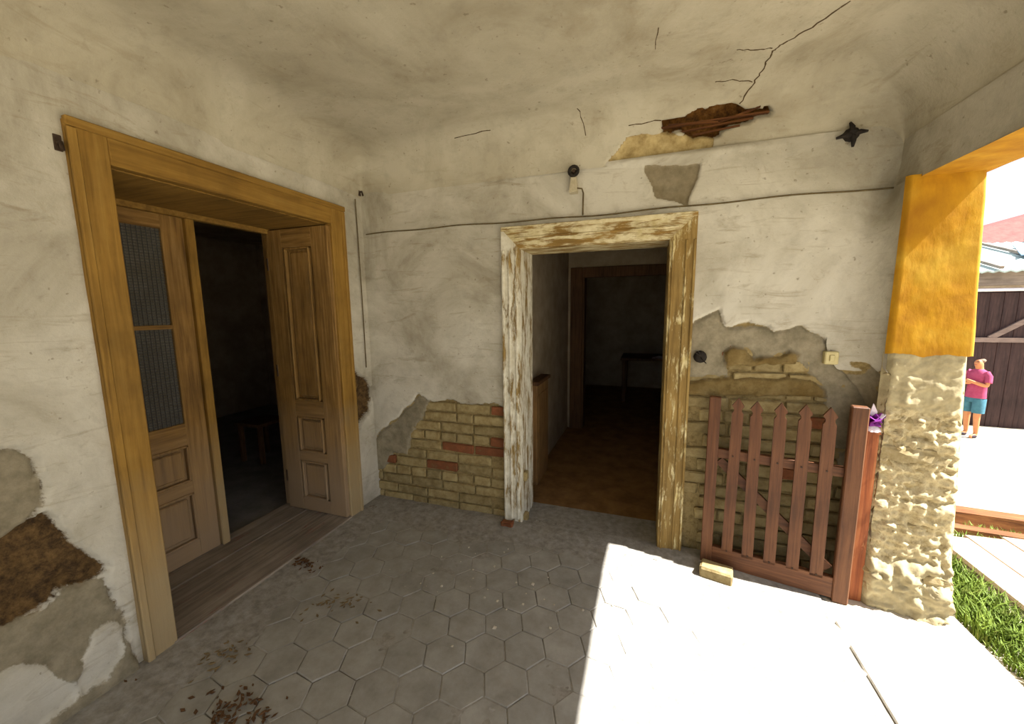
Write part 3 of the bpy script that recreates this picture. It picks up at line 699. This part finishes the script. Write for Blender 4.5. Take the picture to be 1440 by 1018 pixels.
# low chest by the hall wall
ch = tag(empty('wooden_chest', (-.91, 3.5, 0)), 'tan wooden chest against the wall inside the doorway', 'chest')
child(MB().box(-.975, -.895, 3.25, 3.66, .0, .93, 0, .006), 'body', M['chest'], ch)
child(MB().box(-.978, -.875, 3.23, 3.68, .93, .965, 0, .006), 'lid', M['brown_wood'], ch)
child(MB().box(-.896, -.888, 3.29, 3.62, .10, .84, 0, .004), 'door_panel', M['chest'], ch)
# table with a white sheet of paper in the far room
tb = tag(empty('dark_table', (.35, 7.2, 0)), 'dark table standing in the unlit far room', 'table')
child(MB().box(-.4, 1.1, 6.8, 7.6, .72, .76, 0, .006), 'table_top', M['brown_wood'], tb)
for x in (-.34, 1.04):
    for y in (6.86, 7.54): child(MB().box(x-.03, x+.03, y-.03, y+.03, 0, .72, 0, .004), 'leg', M['brown_wood'], tb)
mb = MB(); mb.add([(.10, 6.85, .762), (.34, 6.83, .764), (.36, 6.98, .775), (.22, 7.02, .79), (.11, 7.0, .764)], [(0, 1, 2, 3, 4)]); mb.add([(.10, 6.85, .7605), (.34, 6.83, .7605), (.36, 6.98, .7715), (.22, 7.02, .7865), (.11, 7.0, .7605)], [(4, 3, 2, 1, 0)])
tag(mb.build('paper_sheet', M['white_petal']), 'crumpled white paper lying on the dark table', 'paper')
# stool in the room behind the double door
sl = tag(empty('wooden_stool', (-3.95, 3.0, 0)), 'plain wooden stool on the bare grey floor', 'stool')
child(MB().box(-4.13, -3.77, 2.82, 3.18, .40, .435, 0, .006), 'seat', M['brown_wood'], sl)
for x in (-4.09, -3.81):
    for y in (2.86, 3.14): child(MB().box(x-.02, x+.02, y-.02, y+.02, -.004, .40, 0, .003), 'leg', M['brown_wood'], sl)

# ------------------------------------------------------------------ gate leaning in the corner
GA, GB = Vector((.372, 2.53, 0)), Vector((1.078, 2.392, 0)); GL = (GB-GA).length
gate = tag(empty('picket_gate', GA), 'red-brown wooden picket gate leaning in front of bare bricks', 'gate')
gate.rotation_euler = (0, 0, math.atan2(GB.y-GA.y, GB.x-GA.x))
def gp(mb, name, mat): return mb.build(name, mat, gate)
gp(MB().box(0, .062, -.022, .022, .0, 1.075, 0, .004), 'stile', M['gate'])
gp(MB().box(GL-.07, GL, -.026, .026, .0, 1.092, 0, .005), 'stile', M['gate'])
gp(MB().box(.06, GL-.068, -.018, .020, .015, .135, 0, .004), 'bottom_rail', M['gate_x'])
gp(MB().box(.06, GL-.068, .004, .042, .70, .755, 0, .003), 'middle_rail', M['gate_x'])
mb = MB(); mb.bar((.07, .032, .68), (GL-.09, .032, .16), .05, .025, up=(0, 1, 0)); gp(mb, 'brace', M['gate_x'])
pk = [(-.029, .12), (.029, .12), (.029, .985), (.020, .998), (.020, 1.012), (.031, 1.03), (0, 1.078), (-.031, 1.03), (-.020, 1.012), (-.020, .998), (-.029, .985)]
pk_me = MB().prism(pk, -.018, .003, 'y').mesh('picket', M['gate'])
for k in range(5):
    o = mesh_obj('picket', pk_me, gate); o.location = (.031+(GL-.066)*(k+1)/6, 0, random.uniform(-.006, .004)); o.rotation_euler = (0, random.uniform(-.012, .012), 0)
for k in range(5):
    for z in (.73, .13):
        o = mesh_obj('nail_head', bpy.data.meshes.get('nail') or MB().tube([(0, 0, 0), (0, -.003, 0)], .005, 6).mesh('nail', M['iron']), gate); o.location = (.031+(GL-.066)*(k+1)/6, -.0185, z)
# post beside it
post = tag(empty('gate_post', (1.112, 2.472, 0)), 'rusty brown post standing at the foot of the masonry pier', 'post')
mb = MB(); vs = []; PYC = 2.466
for z, cx, w_ in ((-.02, 1.112, .085), (.5, 1.106, .09), (.945, 1.102, .096)):
    for sx, sy in ((-1, -1), (1, -1), (1, 1), (-1, 1)): vs.append((cx+sx*w_/2, PYC+sy*.036, z))
mb.add(vs, [(3, 2, 1, 0), (8, 9, 10, 11)]+[(j*4+k, j*4+(k+1) % 4, j*4+4+(k+1) % 4, j*4+4+k) for j in (0, 1) for k in range(4)]); child(mb, 'shaft', M['post'], post)
mb = MB(); mb.prism([(1.055, .943), (1.158, .943), (1.15, .957), (1.063, .957)], PYC-.04, PYC+.04, 'y'); child(mb, 'cap', M['post'], post)
# purple ornament on the post
fl = tag(empty('purple_flower', (1.125, PYC, .955)), 'purple and white flower ornament on top of the brown post', 'ornament')
mb = MB()
def petal(mb, az, el, L, w, base=(1.125, PYC-.005, 1.005)):
    d = Vector((math.cos(az)*math.cos(el), math.sin(az)*math.cos(el), math.sin(el))); s_ = Vector((-math.sin(az), math.cos(az), 0)); n = s_.cross(d)
    b = Vector(base); P = [b, b+d*L*.5+s_*w+n*.008, b+d*L-n*.004, b+d*L*.5-s_*w+n*.008, b+d*L*.5-n*.012]
    mb.add(P+[p-n*.003 for p in P], [(0, 1, 4), (1, 2, 4), (2, 3, 4), (3, 0, 4), (6, 5, 9), (7, 6, 9), (8, 7, 9), (5, 8, 9), (0, 5, 6, 1), (1, 6, 7, 2), (2, 7, 8, 3), (3, 8, 5, 0)])
for k in range(8): petal(mb, k*math.pi/4+.2, .15+.3*(k % 2), .060, .026)
for k in range(6): petal(mb, k*math.pi/3+.5, .85, .060, .024)
for k in range(6): petal(mb, k*math.pi/3, -.5, .050, .024)
child(mb, 'petals', M['purple'], fl)
mb = MB()
petal(mb, -1.2, 1.45, .090, .020, (1.118, PYC-.01, 1.01)); petal(mb, -.3, .55, .066, .018, (1.127, PYC-.01, 1.015)); petal(mb, .4, .2, .062, .018, (1.131, PYC-.008, 1.01))
child(mb, 'white_petals', M['white_petal'], fl)
mb = MB(); mb.tube([(1.125, PYC, .955), (1.125, PYC, .967), (1.125, PYC, .992)], [.045, .040, .012], 10); child(mb, 'base', M['white_petal'], fl)
# loose brick in front of the gate
mb = MB(); mb.box(-.085, .085, -.055, .055, 0, .068, 0, .008, .004)
o = mb.build('loose_brick', M['brick_cream']); o.location = (.445, 2.405, -.002); o.rotation_euler = (0, 0, -.25)
tag(o, 'pale broken brick lying on the floor under the gate', 'brick')

# ------------------------------------------------------------------ fittings on the walls
def bw(px, py): x, z = on_y(px, py, YB-.01); return x, z
mb = MB(); pts = []
for k, px in enumerate(np.linspace(516, 1262, 40)):
    t = k/39; x = -2.09+t*3.25; zz = 2.190+.006*math.sin(t*9)+.004*math.sin(t*31)
    pts.append((x, YB-.014, zz))
mb.tube(pts, .0045, 6); o = mb.build('wall_cable', M['cable']); tag(o, 'thin grimy cable run level across the end wall', 'cable')
x0, z0 = bw(808, 243)
lp = tag(empty('lamp_holder', (x0, YB-.03, z0)), 'old porcelain lamp holder with black ring above the doorway', 'lamp holder')
mb = MB(); n = 14; R0_ = .028
ring = [(x0+R0_*math.cos(a), YB-.045, z0+R0_*math.sin(a)) for a in np.linspace(0, 2*math.pi, n+1)]
mb.tube(ring, .010, 8, cap=False); child(mb, 'ring', M['black'], lp)
mb = MB(); mb.tube([(x0, YB+.01, z0), (x0, YB-.03, z0), (x0, YB-.05, z0)], [.018, .018, .010], 10); child(mb, 'core', M['iron'], lp)
mb = MB(); mb.prism([(x0-.028, z0-.125), (x0+.022, z0-.125), (x0+.014, z0-.03), (x0-.016, z0-.03)], YB-.045, YB+.01, 'y'); child(mb, 'bracket', M['porcelain'], lp)
mb = MB(); mb.tube([(x0+.02, YB-.03, z0-.10), (x0+.05, YB-.025, z0-.105), (x0+.058, YB-.014, z0-.13), (x0+.056, YB-.014, 2.192)], .005, 6); child(mb, 'lead', M['cable'], lp)
x1, z1 = bw(985, 502)
bxo = tag(empty('cable_hole', (x1, YB, z1)), 'black burnt socket hole with wire ends beside the door frame', 'socket')
mb = MB(); mb.tube([(x1, YB+.03, z1), (x1, YB-.012, z1), (x1, YB-.016, z1)], [.040, .036, .020], 12); child(mb, 'box', M['black'], bxo)
for k in range(3):
    a = random.uniform(0, 6); mb = MB(); mb.tube([(x1, YB-.01, z1), (x1+.02*math.cos(a), YB-.04, z1+.02*math.sin(a)), (x1+.05*math.cos(a), YB-.05, z1+.04*math.sin(a))], .003, 5); child(mb, 'wire_end', M['black'], bxo)
x2, z2 = bw(1168, 503)
sw = tag(empty('light_switch', (x2, YB, z2)), 'small yellowed square light switch plate on bare render', 'switch')
child(MB().box(x2-.032, x2+.032, YB-.028, YB+.012, z2-.036, z2+.036, 0, .005), 'plate', M['switch'], sw)
child(MB().box(x2-.012, x2+.012, YB-.035, YB-.026, z2-.018, z2+.018, 0, .003), 'rocker', M['switch'], sw)
x3, s3 = on_cove(1195, 196); p3 = cove_pt(x3, s3, .02)
jb = tag(empty('junction_box', p3), 'sooty black junction box remains up on the cove', 'junction box')
mb = MB(); mb.tube([p3+Vector((0, .05, .01)), p3, p3+Vector((0, -.012, -.004))], [.034, .034, .022], 10); child(mb, 'box', M['black'], jb)
for k in range(4):
    a = k*math.pi/2+.15; mb = MB(); mb.tube([p3, p3+Vector((.035*math.cos(a), -.012, .035*math.sin(a))), p3+Vector((.066*math.cos(a), .004, .06*math.sin(a)))], [.014, .012, .006], 6); child(mb, 'cable_stub', M['black'], jb)
# small iron pins on the left wall
for (px, py, lab) in ((80, 201, 'rusty iron hook in the wall beside the wide door frame'), (505, 270, 'rusty iron pin high in the wall near the corner')):
    y_, z_ = on_x(px, py, XL); hk = tag(empty('iron_hook', (XL, y_, z_)), lab, 'hook')
    child(MB().tube([(XL-.02, y_, z_), (XL+.025, y_, z_), (XL+.032, y_, z_-.03)], .007, 6), 'pin', M['iron'], hk)
    child(MB().box(XL-.01, XL+.008, y_-.012, y_+.012, z_-.03, z_+.03, 0, .002), 'plate', M['iron'], hk)
y_, z_ = on_x(506, 300, XL)
mb = MB(); mb.tube([(XL+.012, 2.52, 2.44), (XL+.012, 2.525, 2.19), (XL+.012, 2.53, 1.7), (XL+.012, 2.53, 1.15)], .004, 6)
tag(mb.build('drop_cable', M['cable']), 'thin cable running down the corner of the whitewashed wall', 'cable')

# ------------------------------------------------------------------ litter
def flakes(name, spots, mat, size, label, cat, flat=.3):
    mb = MB()
    for (cx, cy, rx, ry, n, hz) in spots:
        for k in range(n):
            x = cx+random.gauss(0, rx); y = cy+random.gauss(0, ry); s_ = size*random.uniform(.5, 1.3); a = random.uniform(0, 6.28)
            z = hz*random.random()*math.exp(-((x-cx)/rx)**2-((y-cy)/ry)**2)+.004; c, q = math.cos(a), math.sin(a)
            P = [(-1, 0, random.uniform(0, flat)), (0, -.45, 0), (1, 0, random.uniform(0, flat)), (0, .45, random.uniform(0, flat*.6))]
            vs = [(x+s_*(c*u-q*v), y+s_*(q*u+c*v), z+s_*w) for u, v, w in P]
            mb.add(vs+[(p[0], p[1], p[2]-.0015) for p in vs], [(0, 1, 2, 3), (7, 6, 5, 4), (0, 4, 5, 1), (1, 5, 6, 2), (2, 6, 7, 3), (3, 7, 4, 0)])
    return tag(mb.build(name, mat), label, cat, kind='stuff')
def crumbs(name, spots, mat, size, label, cat):
    mb = MB()
    for (cx, cy, rx, ry, n) in spots:
        for k in range(n):
            x = cx+random.gauss(0, rx); y = cy+random.gauss(0, ry)
            if x < XL+.02 or (y > YB-.02 and not (A1 < x < B0)): continue
            s_ = size*random.choice((.35, .5, .6, .8, 1.2))*random.uniform(.7, 1.3)
            vs = [Vector((random.uniform(.6, 1)*a, random.uniform(.6, 1)*b, random.uniform(.5, .9)*c))*s_ for a, b, c in ((-1, -1, 0), (1, -1, 0), (1, 1, 0), (-1, 1, 0), (-.7, -.7, 1), (.7, -.7, 1), (.7, .7, 1), (-.7, .7, 1))]
            mb.add([v+Vector((x, y, .0)) for v in vs], [(3, 2, 1, 0), (4, 5, 6, 7), (0, 1, 5, 4), (1, 2, 6, 5), (2, 3, 7, 6), (3, 0, 4, 7)])
    return tag(mb.build(name, mat), label, cat, kind='stuff')
fz = lambda a, b: on_z(a, b, 0)
def sp(px, py, rx, ry, n, hz=.02): x, y = fz(px, py); return (x, y, rx, ry, n, hz)
for spot, lab in ((sp(425, 795, .07, .04, 110, .05), 'heap of dry brown leaves at the wooden door sill'), (sp(330, 1003, .09, .05, 90, .04), 'dry brown leaves out on the pavers'),
                  (sp(185, 962, .04, .04, 60), 'dry brown leaves at the foot of the ochre casing'), (sp(525, 716, .06, .035, 60, .03), 'dry brown leaves in the corner by the bare bricks')):
    flakes('dry_leaf_heap', [spot], M['leaf'], .014, lab, 'leaf litter')
for spot, lab in ((sp(470, 850, .10, .06, 40), 'scattered dry straw beside the wooden door sill'), (sp(315, 925, .06, .05, 40), 'scattered dry straw by the ochre casing foot')):
    flakes('straw_litter', [spot], M['straw'], .014, lab, 'straw')
for spot, lab in ((sp(800, 742, .20, .03, 160)[:5], 'crumbled mortar strewn over the doorway threshold'), (sp(620, 726, .25, .03, 150)[:5], 'crumbled mortar below the bare bricks beside the corner'),
                  (sp(935, 790, .05, .015, 40)[:5], 'crumbled mortar at the foot of the ochre casing beside the gate'), (sp(130, 990, .05, .08, 100)[:5], 'crumbled mortar below the bare earth patch of the wall')):
    crumbs('mortar_rubble', [spot], M['dust'], .014, lab, 'rubble')
for spot, lab in ((sp(680, 820, .4, .16, 36)[:5], 'small white plaster crumbs strewn over the shaded pavers'), (sp(162, 990, .05, .04, 18)[:5], 'white plaster flakes fallen beside the ochre casing')):
    crumbs('plaster_crumbs', [spot], M['crumb'], .008, lab, 'crumbs')
mb = MB(); x, y = fz(714, 742); mb.box(x-.05, x+.04, y-.02, y+.03, 0, .05, 0, .01, .006); o = mb.build('brick_stub', M['brick_red']); tag(o, 'broken red brick stub under the flaking white casing', 'brick')

# ------------------------------------------------------------------ the yard
def gz(x, y): return -.10-.70*sstep(np.asarray(y, float)+.25*(np.asarray(x, float)-1.6), 2.9, 7.5)
def on_ground(px, py):
    r = ray(px, py); t = np.linspace(.5, 40, 40000)/np.linalg.norm(r); P = np.array([0, 0, EYE])+r*t[:, None]
    k = np.argmax(P[:, 2] < gz(P[:, 0], P[:, 1])); return P[k]
def gh(u, v): return fbm(u, v, 1.5, 140)*.05+fbm(u, v, 9, 141)*.02, np.zeros(u.shape+(3,))
U = np.concatenate([np.linspace(1.45, 4, 90), np.linspace(4, 45, 70)[1:]]); V = np.concatenate([np.linspace(-35, -1, 30), np.linspace(-1, 8, 170)[1:], np.linspace(8, 45, 30)[1:]])
yard = field('floor_yard', U, V, lambda u, v, h: (u, v, gz(u, v)+h), gh, M['ground'], flip=False)
tag(yard, 'sunlit pale bare ground of the yard outside the porch', 'ground', kind='structure')
o = field('floor_yard_end', np.linspace(-30, 1.46, 20), np.linspace(-35, YE-.01, 20), lambda u, v, h: (u, v, -.12+h*0), gh, M['ground'])
tag(o, 'bare ground beyond the open end of the porch', 'ground', kind='structure')
crumbs('yard_gravel', [(1.595, 2.1, .012, .3, 200)], M['stone'], .020, 'loose rubble along the porch edge in the sun', 'rubble').location = (0, 0, -.10)
# grass
def grass(name, spots, label):
    mb = MB()
    for (cx, cy, rx, ry, n, hgt) in spots:
        for k in range(n):
            x = cx+random.uniform(-rx, rx); y = cy+random.uniform(-ry, ry); z = float(gz(x, y))-.015; L = hgt*random.uniform(.5, 1.2)
            a = random.uniform(0, 6.28); d = Vector((math.cos(a), math.sin(a), 0)); s_ = Vector((-d.y, d.x, 0))*random.uniform(.0025, .005); b = Vector((x, y, z)); ln = random.uniform(.2, .8)
            p1 = b+Vector((0, 0, L*.6))+d*L*.2*ln; p2 = b+Vector((0, 0, L*(1-.25*ln)))+d*L*.7*ln
            mb.add([b-s_, b+s_, p1+s_*.8, p1-s_*.8, p2], [(0, 1, 2, 3), (3, 2, 4)], 0, True)
    me = bpy.data.meshes.new(name); me.from_pydata(mb.v, [], mb.f); me.materials.append(M['grass']); return tag(mesh_obj(name, me), label, 'grass', kind='stuff')
for spots, lab in (([(1.80, 2.85, .15, .42, 2800, .13), (1.81, 2.25, .15, .25, 1400, .10), (1.85, 1.8, .14, .3, 800, .09)], 'bright green grass growing between the porch edge and the boards'),
                   ([(2.3, 3.70, .35, .07, 500, .09)], 'short green grass at the far end of the boards'), ([(3.0, 4.02, .5, .06, 400, .1)], 'green grass along the slim weathered beam')):
    grass('grass_tuft', spots, lab)
# boards lying on the ground
bd = [(2.03, .20), (2.235, .22), (2.47, .21), (2.70, .22)]
for k, (x, w_) in enumerate(bd):
    mb = MB(); L = (1.35, 1.5, 1.3, 1.45)[k]; z = -.055
    mb.box(x, x+w_, 3.50-L-.4+.06*k, 3.50+.05*k, z-.035, z, 0, .004, .002); o = mb.build('loose_board', M['plank'])
    tag(o, ('wide bleached board edging the grass', 'bleached board lying second from the grass', 'bleached board lying third from the grass', 'bleached board lying farthest from the grass')[k], 'board', 'boards laid on the yard ground')
for y in (2.35, 3.25):
    tag(MB().box(2.06, 2.95, y-.04, y+.04, -.16, -.089, 0, .004).build('bearer', M['beam']), 'squared timber bearer under the loose boards, '+('by their near end' if y < 3 else 'by their far end'), 'timber', 'bearers under the boards')
for (y, x0, x1, r_, lab) in ((4.28, 2.45, 4.2, .075, 'thick weathered beam lying across the yard'), (3.86, 2.2, 3.9, .045, 'slim weathered beam lying just behind the boards')):
    z = float(gz(2.9, y)); mb = MB(); mb.bar((x0, y+.05, z+r_*.9), (x1, y-.1, z+r_*.9), r_*1.9, r_*1.8); tag(mb.build('timber_beam', M['beam']), lab, 'timber')
for (y, x0, x1, lab) in ((4.75, 2.6, 4.6, 'flat pale board behind the thick weathered beam'),):
    z = float(gz(3.2, y)); mb = MB(); mb.bar((x0, y+.2, z+.03), (x1, y, z+.03), .22, .03, up=(0, 0, 1)); tag(mb.build('flat_board', M['plank']), lab, 'board')

# shed across the yard
SY, GZ = 10.1, -.8
shed = tag(empty('shed', (8, SY, GZ)), 'dark boarded shed with diagonal brace and pale metal roof', 'shed')
x = 5.3; k = 0
bme = MB().box(-.098, .098, -.015, .015, 0, 2.62, 0, .004).mesh('board', M['shed'])
while x < 9.6:
    o = mesh_obj('board', bme); o.parent = shed; o.location = (x-8, random.uniform(-.006, .006), 0); x += .2
child(MB().box(5.2, 9.7, SY+.03, SY+4, GZ, 1.85), 'body', M['shed'], shed)
child(MB().box(5.2, 9.7, SY-.06, SY+.02, 1.95, 2.22, 0, .01), 'fascia', M['fascia'], shed)
child(MB().tube([(5.2, SY-.08, 1.87), (9.7, SY-.08, 1.87)], .03, 8), 'gutter', M['white_petal'], shed)
child(MB().bar((6.25, SY-.04, .95), (7.5, SY-.04, 1.85), .09, .04, up=(0, 1, 0)), 'brace', M['shed_rail'], shed)
child(MB().bar((5.3, SY-.045, .92), (9.6, SY-.045, .92), .09, .04, up=(0, 1, 0)), 'rail', M['shed_rail'], shed)
mb = MB(); n = 60; vs = []; 
for i in range(n+1):
    xx = 5.1+(9.8-5.1)*i/n; dz = .03*(i % 2)
    vs += [(xx, SY-.25, 2.20+dz), (xx, SY+2.2, 2.98+dz), (xx, SY-.25, 2.17+dz), (xx, SY+2.2, 2.95+dz)]
fs = []
for i in range(n): a = i*4; fs += [(a, a+4, a+5, a+1), (a+3, a+7, a+6, a+2), (a, a+2, a+6, a+4), (a+1, a+5, a+7, a+3)]
mb.add(vs, fs); child(mb, 'roof', M['metal_roof'], shed)
for x in (6.15, 7.1, 8.0): child(MB().bar((x, SY-.25, 2.27), (x+.0, SY+2.2, 3.05), .06, .05), 'roof_batten', M['fascia'], shed)
# house with a red roof behind
hs = tag(empty('house', (13, 17, GZ)), 'plastered house with a red tiled hip roof behind the shed', 'house')
child(MB().box(8.8, 16, 16.5, 22, GZ, 2.88), 'body', M['room_wall'], hs)
RP = [(6.4, 15.8, 2.9), (20, 15.8, 2.9), (20, 22.8, 2.9), (6.4, 22.8, 2.9), (15.4, 19.3, 5.6), (17.0, 19.3, 5.6)]
mb = MB(); mb.add(RP, [(0, 1, 5, 4), (1, 2, 5), (2, 3, 4, 5), (3, 0, 4), (3, 2, 1, 0)]); rf = child(mb, 'roof', M['red_roof'], hs)
tp = [(6.9, SY+.55, 2.50), (8.2, SY+.55, 2.50), (8.2, SY+1.5, 2.80), (7.35, SY+1.5, 2.80)]
mb = MB(); mb.add([(x, y, z+.04) for x, y, z in tp]+[(x, y, z+.02) for x, y, z in tp], [(0, 1, 2, 3), (7, 6, 5, 4), (0, 4, 5, 1), (1, 5, 6, 2), (2, 6, 7, 3), (3, 7, 4, 0)]); mb.v = [(x, y, z+.02) for x, y, z in mb.v]
tag(mb.build('roof_tarp', M['house']), 'light blue tarp spread on the metal shed roof', 'tarp')

# ------------------------------------------------------------------ person
def skin_body(name, joints, edges, mat, parent=None, lev=2):
    names = list(joints); me = bpy.data.meshes.new(name); me.from_pydata([joints[n][:3] for n in names], [], [(names.index(a), names.index(b)) for a, b in edges]); me.materials.append(mat)
    o = mesh_obj(name, me, parent); sk = o.modifiers.new('skin', 'SKIN'); sk.use_smooth_shade = True
    lay_ = me.skin_vertices[0] if me.skin_vertices else None
    if lay_ is None:
        bm = bmesh.new(); bm.from_mesh(me); bm.verts.layers.skin.verify(); bm.to_mesh(me); bm.free(); lay_ = me.skin_vertices[0]
    for i, n in enumerate(names):
        r = joints[n][3]; lay_.data[i].radius = r if isinstance(r, tuple) else (r, r)
        lay_.data[i].use_root = (i == 0)
    ss = o.modifiers.new('subsurf', 'SUBSURF'); ss.levels = lev; ss.render_levels = lev
    return o
PXY = on_z(1363, 614, GZ)
pr = tag(empty('person', (PXY[0], PXY[1], GZ), math.radians(-72)), 'person in a pink shirt and teal shorts standing with folded arms', 'person')
pr.scale = (.86, .86, 1)
J = {'pelvis': (0, 0, .80, (.115, .10)), 'waist': (0, .005, .93, (.115, .095)), 'chest': (0, 0, 1.10, (.13, .105)), 'neck': (0, .0, 1.25, .045), 'head': (0, -.02, 1.33, .075), 'crown': (0, -.01, 1.43, .07),
     'shL': (-.16, 0, 1.18, .05), 'elL': (-.22, -.05, .97, .04), 'wrL': (-.06, -.18, 1.00, .028), 'haL': (.05, -.18, 1.02, .03),
     'shR': (.16, 0, 1.18, .05), 'elR': (.22, -.05, .97, .04), 'wrR': (.06, -.20, 1.04, .028), 'haR': (-.05, -.19, 1.06, .03),
     'hiL': (-.085, 0, .74, .085), 'knL': (-.09, -.02, .42, .056), 'anL': (-.09, .01, .07, .036), 'toL': (-.10, -.13, .03, .032),
     'hiR': (.085, 0, .74, .085), 'knR': (.10, -.03, .42, .056), 'anR': (.11, -.01, .07, .036), 'toR': (.13, -.15, .03, .032)}
E_ = [('pelvis', 'waist'), ('waist', 'chest'), ('chest', 'neck'), ('neck', 'head'), ('head', 'crown'), ('chest', 'shL'), ('shL', 'elL'), ('elL', 'wrL'), ('wrL', 'haL'), ('chest', 'shR'), ('shR', 'elR'), ('elR', 'wrR'), ('wrR', 'haR'),
      ('pelvis', 'hiL'), ('hiL', 'knL'), ('knL', 'anL'), ('anL', 'toL'), ('pelvis', 'hiR'), ('hiR', 'knR'), ('knR', 'anR'), ('anR', 'toR')]
J['nose'] = (0, -.100, 1.375, .014); E_.append(('head', 'nose'))
skin_body('body', J, E_, M['skin'], pr)
for s_ in (-1, 1): MB().box(s_*.03-.010, s_*.03+.010, -.094, -.080, 1.388, 1.398, 0, .003).build('eye', M['shoe'], pr)
MB().box(-.022, .022, -.094, -.078, 1.330, 1.338, 0, .002).build('mouth', M['shirt'], pr)
def ell(mb, rings, seg=14, mi=0):
    vs = []; fs = []
    for (x, y, z, a, b) in rings:
        for k in range(seg): an = 2*math.pi*k/seg; vs.append((x+a*math.cos(an), y+b*math.sin(an), z))
    for i in range(len(rings)-1):
        for k in range(seg): fs.append((i*seg+k, i*seg+(k+1) % seg, (i+1)*seg+(k+1) % seg, (i+1)*seg+k))
    mb.add(vs, fs, mi, True); mb.add(vs[:seg], [tuple(range(seg))[::-1]], mi); mb.add(vs[-seg:], [tuple(range(seg))], mi); return mb
mb = MB(); ell(mb, [(0, 0, .74, .165, .135), (0, 0, .80, .160, .132), (0, .004, .93, .150, .125), (0, 0, 1.08, .168, .132), (0, 0, 1.17, .178, .115), (0, 0, 1.225, .13, .085), (0, 0, 1.255, .062, .062)])
for s_ in (-1, 1): mb.tube([(s_*.135, 0, 1.20), (s_*.19, -.01, 1.14), (s_*.215, -.035, 1.03)], [.050, .056, .054], 12)
mb.build('shirt', M['shirt'], pr)
mb = MB(); ell(mb, [(0, 0, .66, .155, .125), (0, 0, .78, .158, .128), (0, 0, .83, .145, .12)])
for s_ in (-1, 1): ell(mb, [(s_*.095, -.015, .47, .092, .098), (s_*.09, -.01, .60, .092, .105), (s_*.08, 0, .72, .085, .115)])
mb.build('shorts', M['shorts'], pr)
skin_body('hair', {'a': (0, .016, 1.435, .076), 'b': (0, .045, 1.36, .055)}, [('a', 'b')], M['hair'], pr)
for n, n2 in (('anL', 'toL'), ('anR', 'toR')):
    a, b = J[n], J[n2]; skin_body('shoe', {'a': (a[0], a[1]+.02, .045, .045), 'b': (b[0], b[1], .036, .04)}, [('a', 'b')], M['shoe'], pr, 1)
